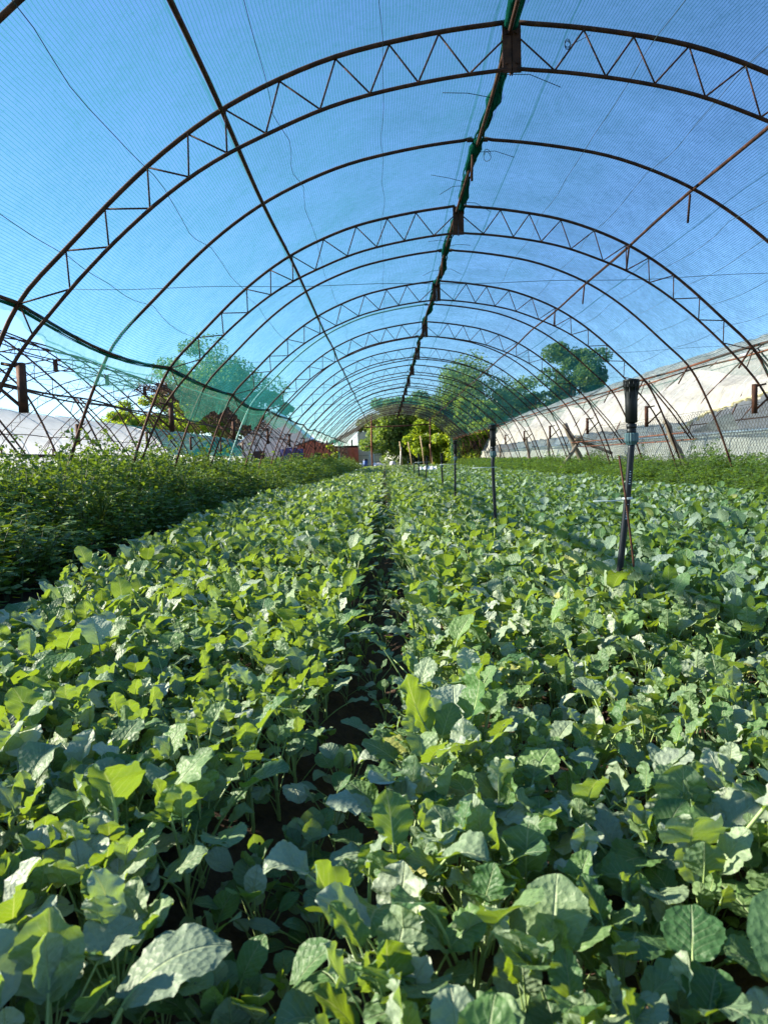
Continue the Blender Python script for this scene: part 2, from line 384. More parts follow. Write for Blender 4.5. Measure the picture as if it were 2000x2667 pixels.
Z = np.where(near, Z, 0.03) - 0.09 * np.exp(-((X - furrow(Y)) / 0.13) ** 2)
MB().grid(np.stack([X, Y, Z], -1)[:, ::-1]).build('soil', M_SOIL, kind='structure')

# ------------------------------------------------------------------ tunnel frames
CX = 0.98; HW = 3.60; FOOT = 4.32
TY = [5.22 + 3.63 * k for k in range(13)]; TY0 = 5.22 - 3.63
SY = [TY0 + 1.82 + 3.63 * k for k in range(13)]
OUT = np.array([(0, 3.78), (0.43, 3.74), (0.85, 3.67), (1.25, 3.59), (1.64, 3.45), (1.98, 3.30), (2.3, 3.11), (2.6, 2.89), (2.9, 2.63), (3.2, 2.34), (3.6, 1.98), (3.87, 1.42), (4.06, 0.93), (4.22, 0.45), (4.33, 0.0)])
INN = np.array([(0, 3.46), (0.3, 3.44), (0.64, 3.39), (0.98, 3.33), (1.34, 3.24), (1.73, 3.08), (2.02, 2.96), (2.31, 2.80), (2.6, 2.59), (2.91, 2.33), (3.21, 2.04), (3.65, 1.56), (3.86, 1.17), (4.05, 0.68), (4.24, 0.05)])
def smoothpath(P, n=46):
    d = np.concatenate([[0], np.cumsum(np.hypot(*np.diff(P, axis=0).T))]); s = np.linspace(0, d[-1], n)
    x = np.interp(s, d, P[:, 0]); z = np.interp(s, d, P[:, 1])
    for _ in range(3):
        x[1:-1] = (x[:-2] + 2 * x[1:-1] + x[2:]) / 4; z[1:-1] = (z[:-2] + 2 * z[1:-1] + z[2:]) / 4
    return np.stack([x, z], 1)
OUTs = smoothpath(OUT); INNs = smoothpath(INN)
ON = [0.062, 0.51, 0.86, 1.24, 1.64, 2.03, 2.30, 2.60, 2.92, 3.22, 3.58]
IN_ = [0.30, 0.66, 1.00, 1.36, 1.75, 2.03, 2.31, 2.60, 2.91, 3.21, 3.50]
def zo(d): return float(np.interp(d, OUTs[:, 0], OUTs[:, 1]))
def zi(d): return float(np.interp(d, INNs[:, 0], INNs[:, 1]))
def wig(P, amp, seed):
    r = np.random.default_rng(seed); n = len(P); ph = r.random(3) * 6.28
    s = np.linspace(0, 1, n); w = amp * (np.sin(s * 7 + ph[0]) + 0.6 * np.sin(s * 17 + ph[1]))
    P = P.copy(); P[:, 1] += w * 0.7; P[:, 2] += w * 0.5 * np.sin(s * PI); return P

def truss_arch(cx, y, label, cat='arch', group=None, detail=2, brackets=True, braces=(), lod=6, only=None):
    t = thing('truss_arch', label, cat, (cx, y, 0), group)
    sd = int(abs(cx * 7 + y * 13))
    for sg in (-1, 1):
        if only and sg != only: continue
        P = np.stack([sg * OUTs[:, 0], np.zeros(len(OUTs)), OUTs[:, 1]], 1); P[0, 0] = sg * 0.04
        MB().tube(wig(P, 0.008, sd + sg), 0.0165, lod + 2).build('outer_chord', M_RUST, t)
        P = np.stack([sg * INNs[:, 0], np.zeros(len(INNs)), INNs[:, 1]], 1); P[0, 0] = sg * 0.04
        MB().tube(wig(P, 0.006, sd + 5 + sg), 0.0135, lod + 2).build('inner_chord', M_RUST, t)
        bars = []
        for k in range(len(IN_)):
            a = (sg * ON[k], zo(ON[k]) - (0.12 if k == 0 else 0.012)); b = (sg * IN_[k], zi(IN_[k]) + 0.008)
            bars.append((a, b))
            if k + 1 < len(ON): bars.append((b, (sg * ON[k + 1], zo(ON[k + 1]) - 0.012)))
        # short rungs below the eave
        for zz in (1.25, 0.75):
            do = float(np.interp(-zz, -OUTs[:, 1], OUTs[:, 0])); di = float(np.interp(-(zz - 0.12), -INNs[:, 1], INNs[:, 0]))
            bars.append(((sg * do, zz), (sg * di, zz - 0.12)))
        if detail == 2:
            for k, (a, b) in enumerate(bars):
                j = rng.normal(0, 0.006, 2)
                MB().tube([(a[0], j[0], a[1]), (b[0], j[1], b[1])], 0.0068, 6).build('web_bar', M_RUST, t)
        else:
            m = MB()
            for a, b in bars: m.tube([(a[0], 0, a[1]), (b[0], 0, b[1])], 0.0065, 4, cap=False)
            m.build('web_lattice', M_RUST, t, kind='stuff')
        # ridge plate with flange
        pl = MB().box((sg * 0.037, 0, 3.605), (0.056, 0.012, 0.335)); pl.box((sg * 0.007, 0.02, 3.605), (0.008, 0.05, 0.335))
        if detail == 2:
            pl.lathe([(0.011, 0), (0.011, 0.012), (0, 0.012)], 8, (sg * 0.037, -0.006, 3.70), (0, -1, 0)); pl.lathe([(0.011, 0), (0.011, 0.012), (0, 0.012)], 8, (sg * 0.037, -0.006, 3.50), (0, -1, 0))
        pl.build('ridge_plate', M_RUST, t, smooth=False)
        if brackets:
            b = MB().box((sg * 3.60, 0, 1.35), (0.05, 0.05, 0.36)); b.tube([(sg * 3.60, 0, 1.50), (sg * 3.74, 0, 1.53)], 0.012, 6)
            b.tube([(sg * 3.60, 0, 1.20), (sg * 3.86, 0, 1.44)], 0.013, 6)
            b.build('eave_bracket', M_RUST, t)
        if sg in braces:
            m = MB().tube([(sg * 3.6, 0.03, 1.97), (sg * 4.05, 0.05, 1.42), (sg * 4.40, 0.06, 0.93)], 0.014, 6)
            m.build('outer_brace', M_RUST, t)
            m = MB().tube([(sg * 3.66, 0.05, 1.97), (sg * 4.14, 0.07, 1.42), (sg * 4.47, 0.08, 0.93)], 0.012, 6)
            m.build('outer_brace', M_RUST, t)
    return t
def pipe_arch(cx, y, label, group=None, green=False, sag=0.0):
    t = thing('pipe_arch', label, 'arch', (cx, y, 0), group)
    sd = int(abs(cx * 5 + y * 11)); mm = M_GREENP if green else M_RUST
    for sg in (-1, 1):
        P = np.stack([sg * OUTs[:, 0], np.zeros(len(OUTs)), OUTs[:, 1] - sag], 1)
        P[0] = (sg * 0.05, 0, OUTs[0, 1] + 0.01)
        MB().tube(wig(P, 0.010, sd + sg), 0.0155, 8).build('half_arch', mm if sg < 0 else M_RUST, t)
    MB().box((0, 0, 3.765), (0.20, 0.045, 0.018)).build('ridge_joint', M_RUST, t, smooth=False)
    return t
M_GREENP = simple('net_wrapped_pipe', (0.20, 0.42, 0.36), 0.6, 0.2, 10)

G1 = 'lattice arches of the netted tunnel'; G2 = 'plain pipe arches of the netted tunnel'
for k, y in enumerate(TY):
    lb = 'rusty lattice truss arch of the netted tunnel, %s from the camera' % ORD[k]
    if k == 0: lb = 'nearest rusty lattice truss arch, its ridge plate at the top of the view'
    if k == len(TY) - 1: lb = 'farthest rusty lattice truss arch, at the open far end of the netted tunnel'
    truss_arch(CX, y, lb, group=G1, detail=2 if k < 4 else 1, braces=(1,) if k in (1, 2, 3, 4) else (), lod=6 if k < 5 else 4)
truss_arch(CX, TY0, 'rusty lattice truss arch right overhead, mostly above the frame', group=G1, detail=1)
for k, y in enumerate(SY):
    lb = 'plain rusty pipe arch of the netted tunnel, %s one counted from the camera' % ORD[k]
    if k == 0: lb = 'plain pipe arch cutting the top left corner of the view'
    pipe_arch(CX, y, lb, G2, green=(k == 3), sag=0.0)

def rail(name, label, pts, r, mat=M_RUST, group=None, cat='pipe', n=8):
    P = np.asarray(pts, dtype=float)
    o = MB().tube(P, r, n).build(name, mat); tag(o, label, cat, group); return o
yy = np.arange(-1, 49.2, 0.6)
def lp(x, z, amp=0.012, seed=1, y0=-1, y1=49.2, dx=0):
    y = np.arange(y0, y1, 0.45); r = np.random.default_rng(seed)
    return np.stack([x + amp * np.sin(y * 1.1 + r.random() * 6) + dx * 0, y, z + amp * np.sin(y * 1.7 + r.random() * 6)], 1)
GP = 'long rusty pipes running down the tunnel'
rail('purlin_pipe', 'dark rusty pipe running down the left half of the net roof', lp(CX - 2.06, 3.235, 0.010, 1), 0.0175, group=GP)
rail('purlin_pipe', 'brown rusty pipe running down the right half of the net roof', lp(CX + 2.06, 3.235, 0.012, 2), 0.0165, M_RUST, GP)
rail('ridge_pipe', 'rusty ridge pipe under the bunched green net at the roof crest', lp(CX - 0.015, 3.71, 0.012, 3), 0.015, group=GP)
ey = []; 
for k in range(-1, 13):
    a = 5.22 + 3.63 * k
    sg_ = 0.10 if k in (0, 2, 5) else 0.03
    for f in np.linspace(0, 1, 9)[:-1]:
        ey.append((CX - HW - 0.02 * math.sin(f * PI), a + 3.63 * f, 1.96 - sg_ * math.sin(f * PI) ** 1.0))
rail('eave_pipe', 'sagging dark eave pipe along the left edge of the net roof', ey, 0.014, group=GP)
rail('eave_pipe', 'straight rusty eave pipe along the right edge of the net roof', lp(CX + HW - 0.01, 1.99, 0.010, 5), 0.017, M_RUSTB, GP)
rail('eave_pipe', 'thinner second rusty pipe just below the right eave pipe', lp(CX + HW + 0.05, 1.93, 0.016, 6), 0.012, M_RUSTB, GP)
rail('side_rail', 'upper orange rusty side rail between the right tunnel foot braces', [(CX + 4.24, TY[2] - 0.1, 1.05), (CX + 4.25, TY[2] + 1.8, 1.04), (CX + 4.24, TY[4] + 0.2, 1.05)], 0.011, M_RUSTB, 'side rails right of the tunnel')
rail('side_rail', 'lower orange rusty side rail joining the right foot brace ends', [(CX + 4.44, TY[2] - 0.1, 0.93), (CX + 4.43, TY[2] + 1.8, 0.92), (CX + 4.44, TY[4] + 0.2, 0.93)], 0.011, M_RUSTB, 'side rails right of the tunnel')
# short pipe stubs wired under the purlins
GS = 'short pipe stubs wired under the long pipes'
for i, (x, z, y, dx) in enumerate([(CX + 2.03, 3.20, SY[1], 0.02), (CX + 2.03, 3.20, TY[1] - 0.1, 0), (CX + 2.03, 3.2, SY[2], 0), (CX + 2.03, 3.2, TY[2], 0), (CX + 3.55, 1.98, SY[2] , -0.1), (CX + 3.55, 1.98, TY[2] , -0.1), (CX + 3.55, 1.98, TY[1], -0.1), (CX + 3.55, 1.98, SY[3], -0.1), (CX - 0.03, 3.72, SY[1] + 0.15, 0), (CX - 0.03, 3.72, SY[2] + 0.2, 0)]):
    side = 'right roof pipe' if 2.9 < x < 3.1 else 'right eave pipe' if x > 4 else 'ridge pipe' if x > 0 else 'left roof pipe'
    o = MB().tube([(x, y, z), (x + dx, y + 0.10, z - 0.24)], 0.012, 6).build('pipe_stub', M_RUST)
    near_ = {SY[1]: 'second pipe arch', TY[1]: 'second truss arch', SY[2]: 'third pipe arch', TY[2]: 'third truss arch', SY[3]: 'fourth pipe arch'}
    key = min(near_, key=lambda q: abs(q - y))
    tag(o, 'short rusty pipe stub hanging from the %s at the %s' % (side, near_[key]), 'pipe stub', GS)

# ------------------------------------------------------------------ shade net
def net_sheet(ya0, ya1):
    d = np.concatenate([[0], np.cumsum(np.hypot(*np.diff(OUT[:11], axis=0).T))])
    P = OUTs[OUTs[:, 1] > 1.93]
    s = np.concatenate([[0], np.cumsum(np.hypot(*np.diff(P, axis=0).T))])
    ya = np.arange(ya0, ya1, 0.15)
    arches = np.array(sorted(TY + SY + [TY0]))
    dist = np.min(np.abs(ya[:, None] - arches[None]), axis=1)
    m = MB()
    for sg in (-1, 1):
        A, B = np.meshgrid(np.arange(len(P)), np.arange(len(ya)), indexing='ij')
        u = s[A]; v = ya[B]
        belly = -0.035 * np.sin(np.clip(dist[B] / 0.91, 0, 1) * PI / 2)
        nz = (vnoise(u, v, 1.7, 21 + sg) - 0.5) * 0.05 + (vnoise(u, v, 5, 24 + sg) - 0.5) * 0.016
        n2 = np.gradient(P, axis=0); n2 /= np.linalg.norm(n2, axis=1)[:, None]
        nx, nz_ = n2[:, 1], -n2[:, 0]          # (dz,-dx) -> rotate: outward normal
        ox, oz = -nx, -nz_
        off = 0.030 + belly * 0.9 + nz * np.clip(dist[B] / 0.45, 0.12, 1)
        # near the left eave the cloth is gathered and scalloped between arches
        w = np.clip((u - s[-1] + 0.7) / 0.7, 0, 1) ** 2
        if sg == -1: off = off + w * 0.05 * np.sin(v * 3.1) * np.clip(dist[B] / 0.45, 0, 1) 
        ridge = np.exp(-(u / 0.10) ** 2) * 0.03
        x = CX + sg * (P[A, 0] + ox[A] * off); z = P[A, 1] + oz[A] * off - ridge
        if sg == -1:
            sag = np.interp(v, [e[1] for e in ey], [1.96 - e[2] for e in ey])
            z = z - sag * np.clip((u - s[-1] + 1.0) / 1.0, 0, 1) ** 2
        m.grid(np.stack([x, v, z], -1), uv=np.stack([u + (10 if sg > 0 else 0), v], -1))
    return m
net = net_sheet(-1.0, 39.1).build('shade_net', M_NET)
tag(net, 'blue green shade net stretched over the whole arched tunnel roof', 'shade net')
net_sheet(39.05, 48.9).build('old_net_end', M_NETG, net, label='older grey brown net over the far end of the roof')
# bunched net roll along the ridge
def bunch(pts, r, seed, mat, n=10, flat=0.7):
    P = np.asarray(pts, dtype=float); rr = np.random.default_rng(seed); k = len(P)
    s = np.arange(k); R = r * (1 + 0.45 * np.sin(s * 1.3 + seed) + 0.25 * np.sin(s * 3.1))
    m = MB(); m.tube(P, np.maximum(R, r * 0.4), n, flat=flat)
    for q in range(4):
        Q = P + np.stack([r * 0.9 * np.sin(s * 0.9 + q * 1.6), 0 * s, r * 0.7 * np.cos(s * 0.8 + q * 1.6)], 1)
        m.tube(Q, r * 0.22, 5)
    return m
rp = [(CX + 0.01 + 0.025 * math.sin(y * 2.3), y, 3.745 + 0.012 * math.sin(y * 4.1)) for y in np.arange(-1, 48.9, 0.22)]
bunch(rp, 0.042, 3, M_NETD).build('ridge_bunch', M_NETD, net, label='dark bunched net gathered along the ridge')
ep = [(p[0] - 0.02, p[1], p[2] - 0.02) for p in ey if p[1] < 48]
bunch(ep, 0.012, 5, M_NETD).build('eave_roll', M_NETD, net, label='dark rolled net edge along the left eave')
# hanging flap under the left eave
fy = np.arange(3.6, 47, 0.09); fu = np.linspace(0, 1, 9)
A, B = np.meshgrid(fu, fy, indexing='ij')
def flapdepth(y):
    k = (y - 8.85) / 3.63; f = k - np.floor(k)
    base = 0.10 + 0.20 * np.clip(np.sin(f * PI), 0, 1) ** 0.7
    base = base + 0.25 * np.exp(-((y - 10.6) / 0.8) ** 2) + 0.2 * np.exp(-((y - 12.2) / 0.35) ** 2) + 0.18 * np.exp(-((y - 15.4) / 0.4) ** 2)
    return base * np.clip((y - 3.6) / 3, 0.2, 1)
D = flapdepth(B) * (1 + 0.35 * (vnoise(B, A * 0, 3, 41) - 0.5))
ez = np.interp(B, [e[1] for e in ey], [e[2] for e in ey])
x = CX - HW - 0.03 - A * D * 0.35 + 0.05 * (vnoise(B, A, 4, 44) - 0.5) * A + 0.02 * np.sin(B * 19) * A
z = ez - A * D
MB().grid(np.stack([x, B, z], -1), uv=np.stack([A * D, B], -1)).build('hanging_flap', M_NETF, net, label='loose net edge hanging in scallops below the left eave')
# wispy net sagging below the right eave
fy = np.arange(4, 30, 0.09); A, B = np.meshgrid(fu, fy, indexing='ij')
kk = (B - 7.03) / 3.63; ff = kk - np.floor(kk)
D = (0.06 + 0.24 * np.sin(ff * PI) ** 1.5) * (0.7 + 0.6 * vnoise(B, B * 0, 0.4, 9))
x = CX + HW + 0.04 + A * D * 0.25 + 0.03 * (vnoise(B, A, 5, 45) - 0.5); z = 1.97 - A * D
MB().grid(np.stack([x, B, z], -1), uv=np.stack([A * D, B], -1)).build('sagging_edge', M_NETW, net, label='thin pale net edge sagging below the right eave')
# teal drapes at the far corners
for i, (x0, lab) in enumerate(((CX - 3.7, 'net end hanging at the far left corner'), (CX + 3.8, 'net end hanging at the far right corner'))):
    yv = np.linspace(0, 0.8, 12); zv = np.linspace(0.4, 2.1, 12); A, B = np.meshgrid(yv, zv, indexing='ij')
    x = x0 - 0.4 + A + 0.06 * np.sin(A * 30); y = 47.5 + 0.1 * np.cos(A * 30)
    MB().grid(np.stack([x, y, B], -1)[::-1], uv=np.stack([A, B], -1)).build('end_drape', M_NETF, net, label=lab)

# twines under the net, sagging a little between arches
GT = 'dark twines under the net'
tw = [(-3.20, 'lowest one by the left eave'), (-2.60, 'midway between left eave and left roof pipe'), (-1.70, 'just right of the left roof pipe'), (-0.92, 'left of the ridge by a metre'),
      (0.98, 'right of the ridge by a metre'), (1.62, 'left of the right roof pipe'), (2.45, 'just right of the right roof pipe'), (2.72, 'second below the right roof pipe'), (3.0, 'third below the right roof pipe'), (3.25, 'fourth below the right roof pipe'), (3.45, 'lowest, near the right eave')]
for i, (dd, lab) in enumerate(tw):
    r = np.random.default_rng(80 + i); y = np.arange(0.0, 46, 0.22)
    k = (y - TY0) / 1.815; f = k - np.floor(k)
    wob = np.interp(y, np.arange(0, 47, 0.5), r.normal(0, 0.022, 94))
    P = np.stack([CX + dd + wob, y, zo(abs(dd)) - 0.045 - 0.05 * np.sin(f * PI) + wob * 0.4], 1)
    rail('roof_twine', 'thin dark twine under the net, %s' % lab, P, 0.0023, M_TWINE, GT, 'twine', 4)
GW = 'cross wires of the tunnel'
for i, (y, z) in enumerate([(5.3, 2.06), (8.95, 2.02), (12.6, 2.06), (16.2, 2.04)]):
    xh = 3.25; xs_ = np.linspace(-xh, xh, 30)
    P = np.stack([CX + xs_, y + 0.05 * np.sin(xs_), z - 0.05 * (1 - (xs_ / xh) ** 2) + 0.006 * np.sin(xs_ * 5)], 1)
    rail('cross_wire', 'thin wire stretched across the tunnel at the %s truss arch' % ORD[i], P, 0.0022, M_TWINE, GW, 'wire', 4)
# loose wire ends sticking out at the ridge
GL = 'loose wire ends along the ridge'
for i, (y, sx, l, dz) in enumerate([(5.75, 1, 0.45, -0.16), (6.1, -1, 0.42, 0.0), (7.15, 1, 0.35, -0.10), (7.9, -1, 0.40, 0.05), (8.0, -1, 0.3, -0.12), (8.5, 1, 0.32, -0.15), (10.0, -1, 0.3, -.02), (10.2, 1, 0.3, -.03), (11.4, 1, .3, -.12), (11.5, -1, .3, -.1)]):
    P = [(CX + sx * 0.02, y, 3.70), (CX + sx * l * 0.5, y - 0.05, 3.70 + dz * 0.3 + 0.015), (CX + sx * l, y - 0.1, 3.70 + dz)]
    rail('loose_wire', 'loose bent wire end poking %s from the ridge, %s from the camera' % ('right' if sx > 0 else 'left', ORD[i]), P, 0.003, M_TWINE, GL, 'wire', 5)
o = MB().tube([(CX + 0.10 + 0.035 * math.cos(t), 7.1 + 0.02 * math.sin(t * 2), 3.66 + 0.05 * math.sin(t) - t * 0.004) for t in np.linspace(0, 9, 26)], 0.003, 5).build('wire_coil', M_TWINE)
tag(o, 'small coil of wire hanging at the ridge by the second pipe arch', 'wire')
o = MB().tube([(CX + 0.40 + 0.02 * math.cos(t * 1.5), 5.25, 3.62 + 0.03 * math.sin(t * 1.5) + 0.002 * t) for t in np.linspace(0, 12, 34)] + [(CX + 0.56, 5.25, 3.69)], 0.0022, 5).build('wire_coil', M_TWINE)
tag(o, 'small curl of wire twisted on the nearest truss right of its ridge plate', 'wire')

# far end frame of the tunnel
ef = thing('end_frame', 'rusty post and beam door frame at the far end of the netted tunnel', 'frame', (1.15, 48.9, 0))
MB().tube([(-2.0, 0, -0.05), (-2.03, 0, 1.8), (-1.97, 0, 3.75)], 0.055, 6).build('post', M_RUSTB, ef)
MB().tube([(2.0, 0, 0), (2.02, 0, 3.45)], 0.05, 6).build('post', M_RUST, ef)
MB().tube([(-2.5, -0.08, 2.97), (0, -0.08, 2.97), (2.1, -0.08, 3.05)], 0.045, 6).build('beam', M_RUST, ef)
MB().tube([(-2.45, -0.06, 1.65), (-2.0, -0.06, 1.62)], 0.03, 6).build('rail', M_RUST, ef)

# ------------------------------------------------------------------ left bare tunnel
LX = -8.95
GB = 'lattice arches of the bare neighbouring tunnel'
for k in range(0, 11):
    truss_arch(LX, TY[k], 'bare rusty truss arch of the uncovered left tunnel, %s from the camera' % ORD[k], group=GB, detail=1, braces=(1, -1) if k < 7 else (), lod=4, brackets=(k < 7))
GB2 = 'pipe arches of the bare neighbouring tunnel'
for k in range(1, 11):
    pipe_arch(LX, SY[k], 'bare plain pipe arch of the uncovered left tunnel, %s one from the camera' % ORD[k - 1], GB2)
GB3 = 'long pipes of the bare neighbouring tunnel'
for x, z, lab in ((LX + 3.6, 1.98, 'right eave pipe of the bare left tunnel'), (LX - 3.6, 1.98, 'left eave pipe of the bare left tunnel'), (LX, 3.74, 'ridge pipe of the bare left tunnel'), (LX + 2.06, 3.24, 'right roof pipe of the bare left tunnel'), (LX - 2.06, 3.24, 'left roof pipe of the bare left tunnel')):
    rail('purlin_pipe', 'rusty ' + lab, lp(x, z, 0.02, int(abs(x * 10)), 5, 42), 0.016, group=GB3)
rail('purlin_pipe', 'rusty second pipe beside the right eave pipe of the bare left tunnel', lp(LX + 3.72, 1.90, 0.02, 77, 5, 42), 0.014, group=GB3)
for i, (xx, zz) in enumerate(((LX - 3.2, 2.2), (LX - 2.7, 2.7), (LX - 1.2, 3.55), (LX + 1.2, 3.55), (LX + 2.8, 2.6), (LX + 3.3, 2.2), (LX - 4.0, 1.2))):
    rail('frame_wire', 'thin wire strung along the bare left tunnel, %s one counted from its far side' % ORD[[1, 2, 3, 4, 5, 6, 0][i]], lp(xx, zz, 0.03, 60 + i, 5, 42), 0.004, M_TWINE, 'wires along the bare left tunnel', 'wire', 4)
rail('side_rail', 'dark horizontal side rail joining the foot braces of the bare left tunnel', [(LX + 4.44, TY[1] - 0.1, 0.93), (LX + 4.43, TY[1] + 1.9, 0.94), (LX + 4.44, TY[2] + 0.15, 0.93)], 0.022)
# dried vines over the far part of the bare tunnel
vm = MB(); r = np.random.default_rng(5)
for i in range(900):
    y = r.uniform(26, 35); s = r.uniform(-0.05, 0.74); d = abs(s) ** 0.8 * 4.1
    p = np.array([LX + np.sign(s) * d, y, float(np.interp(d, OUT[:, 0], OUT[:, 1])) - r.random() * 0.35 + 0.15]); P = [p.copy()]
    dirv = r.normal(0, 1, 3); dirv[2] *= 0.6
    for q in range(5):
        dirv += r.normal(0, 0.7, 3); dirv /= np.linalg.norm(dirv); p = p + dirv * 0.16; P.append(p.copy())
    vm.tube(P, r.uniform(0.008, 0.018), 3, cap=False, tint=r.random())
vt = vm.build('dried_vines', M_VINE); tag(vt, 'brown dried vines tangled over the far part of the bare tunnel', 'vines', kind='stuff')

# ------------------------------------------------------------------ film tunnels
def film_surface(cx, y0, y1, d0, d1, sides=(-1, 1), seed=1, amp=0.05, dy=0.12, keepf=None, inset=0.0, n=40, scal=0.0):
    P = smoothpath(OUT, 60); s = np.concatenate([[0], np.cumsum(np.hypot(*np.diff(P, axis=0).T))])
    h = P[:, 1]; m = MB(); ya = np.arange(y0, y1, dy)
    for sg in sides:
        ss = np.linspace(np.interp(-d1, -h, s) if False else d0, d1, n)
        A, B = np.meshgrid(ss, ya, indexing='ij')
        px = np.interp(A, s, P[:, 0]); pz = np.interp(A, s, P[:, 1])
        nz = (vnoise(A, B, 0.9, seed + sg) - 0.5) * amp * 2 + (vnoise(A, B + A * 0.8, 3.2, seed + 3 + sg) - 0.5) * amp * 0.9 + (vnoise(A * 0.5, B + A * 1.5, 9, seed + 8) - 0.5) * amp * 0.4
        k = (B - TY0) / 1.815; f = k - np.floor(k)
        nz = nz - scal * np.sin(f * PI)
        nx = np.clip(px / 4.3, 0, 1)
        x = cx + sg * (px + nz * nx); z = pz + nz * (1 - nx * 0.7) + inset
        keep = None
        if keepf is not None: keep = keepf(B[:-1, :-1], z[:-1, :-1], sg)
        m.grid(np.stack([x, B, z], -1), uv=np.stack([A, B], -1), keep=keep)
    return m
RX = 10.92
def jag(y, seed, a=0.12): return (vnoise(y, y * 0, 1.8, seed) - 0.5) * a * 2 + (vnoise(y, y * 0, 7, seed + 1) - 0.5) * a * 0.7
def rk(Y, Z, sg):
    if sg > 0: return np.ones_like(Y, dtype=bool)
    bottom = np.interp(Y, [7, 11.2, 11.9, 12.6, 14, 15.6, 16.6, 19, 24, 60], [0.1, 0.1, 0.6, 1.92, 1.72, 1.52, 1.30, 1.22, 1.15, 1.1]) + jag(Y, 61, 0.05)
    return Z > bottom
rt = thing('film_greenhouse', 'greenhouse right of the net tunnel covered in torn old white film', 'greenhouse', (0, 0, 0))
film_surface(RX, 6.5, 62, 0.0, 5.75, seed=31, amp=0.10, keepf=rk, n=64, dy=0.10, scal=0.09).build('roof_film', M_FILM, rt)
sk = MB(); ya = np.arange(6.5, 62, 0.11); za = np.linspace(0, 1, 14); A, B = np.meshgrid(za, ya, indexing='ij')
top = 1.08 + 0.03 * np.sin(B * 1.1) + jag(B, 71, 0.03)
sk.grid(np.stack([RX - 4.10 - 0.30 * (1 - A) + 0.07 * (vnoise(A * 1.5, B, 3, 72) - 0.5) + 0.05 * (vnoise(A * .3, B, 11, 73) - 0.5), B, A * top], -1)[::-1], uv=np.stack([A, B], -1))
sk.build('side_film', M_FILMG, rt, label='greyish side skirt film')
# yellowed torn lip along the tear
yl = np.arange(12.3, 17.0, 0.06); A, B = np.meshgrid(np.linspace(0, 1, 5), yl, indexing='ij')
bz = np.interp(B, [12.3, 12.6, 14, 15.6, 16.6, 17], [1.9, 1.92, 1.72, 1.52, 1.30, 1.28]) + jag(B, 61, 0.05)
dq = np.interp(-bz, -OUT[:, 1], OUT[:, 0])
MB().grid(np.stack([RX - dq - 0.03 - 0.05 * np.sin(A * PI) - 0.03 * np.sin(B * 14), B, bz + 0.05 - 0.075 * A + 0.02 * np.sin(B * 23) * A], -1)[::-1], uv=np.stack([A, B], -1)).build('torn_lip', M_FILMY, rt, label='yellowed curled lip of the torn film')
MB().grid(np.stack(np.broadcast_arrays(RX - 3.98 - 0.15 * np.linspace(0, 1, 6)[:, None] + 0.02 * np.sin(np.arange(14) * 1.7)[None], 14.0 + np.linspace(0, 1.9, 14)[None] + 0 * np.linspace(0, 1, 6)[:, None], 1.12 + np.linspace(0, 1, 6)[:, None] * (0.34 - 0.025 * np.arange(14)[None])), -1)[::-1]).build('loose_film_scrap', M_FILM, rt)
M_DIM = film_mat('interior_shade_film', (0.72, 0.79, 0.95), 0.4, dirt=(0.5, 0.56, 0.7))  # blue-grey tint stands in for the shade inside the greenhouse
MB().add([(RX - 2.3, 7, 0), (RX - 2.3, 30, 0), (RX - 2.3, 30, 3.0), (RX - 2.3, 7, 3.0)], [(0, 1, 2, 3)]).build('added_interior_sheet', M_DIM, rt)  # added sheet behind the tear, coloured as the shaded interior
for k in range(1, 15):
    P = np.stack([RX - OUTs[:, 0] * 0.985 + 0.0, np.full(len(OUTs), 5.22 + 1.815 * k + 0.4), OUTs[:, 1] - 0.05], 1)
    MB().tube(P, 0.016, 6).build('arch_pipe', M_RUST, rt)
m = MB().tube([(RX - 3.75, 7, 1.32), (RX - 3.75, 60, 1.30)], 0.014, 6); m.build('side_pipe', M_RUST, rt)
m = MB().tube([(RX - 4.14, 6, 1.08), (RX - 4.16, 13, 1.07), (RX - 4.14, 60, 1.09)], 0.014, 6); m.build('clamp_rail', M_GALV, rt)
for k in range(1, 15):
    P = np.stack([RX - OUTs[:, 0] * 1.002 - 0.02, np.full(len(OUTs), 5.22 + 1.815 * k + 0.42) + 0.03 * np.sin(OUTs[:, 1] * 3), OUTs[:, 1] + 0.02], 1)
    MB().tube(P[:34], 0.007, 5).build('tie_down_cord', M_GALV, rt)
for k in range(9):
    y = 9.0 + k * 1.3
    MB().tube([(RX - 3.9, y, 1.25), (RX - 3.0, y + 0.25, 2.15)], 0.010, 5).build('inner_strut', M_RUST, rt)

FLX = -18.9
def lk(Y, Z, sg): return ~((Y > 50) & (sg > 0) & (Z > 1.3))
lt = thing('film_greenhouse', 'long pale plastic greenhouse beyond the bare frames on the left', 'greenhouse')
film_surface(FLX, 10, 95, 0.0, 5.9, seed=51, amp=0.06, dy=0.3, scal=0.04, keepf=lk).build('roof_film', M_FILMC, lt)
film_surface(FLX, 50, 95, 0.0, 4.7, sides=(1,), seed=52, amp=0.05, dy=0.4, inset=0.03).build('green_net_cover', M_NETC, lt, label='green net section over the far half')
for k in range(20):
    P = np.stack([FLX + OUTs[:, 0] * 1.0, np.full(len(OUTs), 12 + 3.63 * k), OUTs[:, 1] + 0.03], 1)
    MB().tube(P, 0.02, 5).build('arch_pipe', M_GALV, lt)
    P[:, 0] = FLX - OUTs[:, 0]; 
m = MB().tube([(FLX + 3.85, 11, 1.42), (FLX + 3.85, 95, 1.42)], 0.02, 5).build('side_pipe', M_RUST, lt)

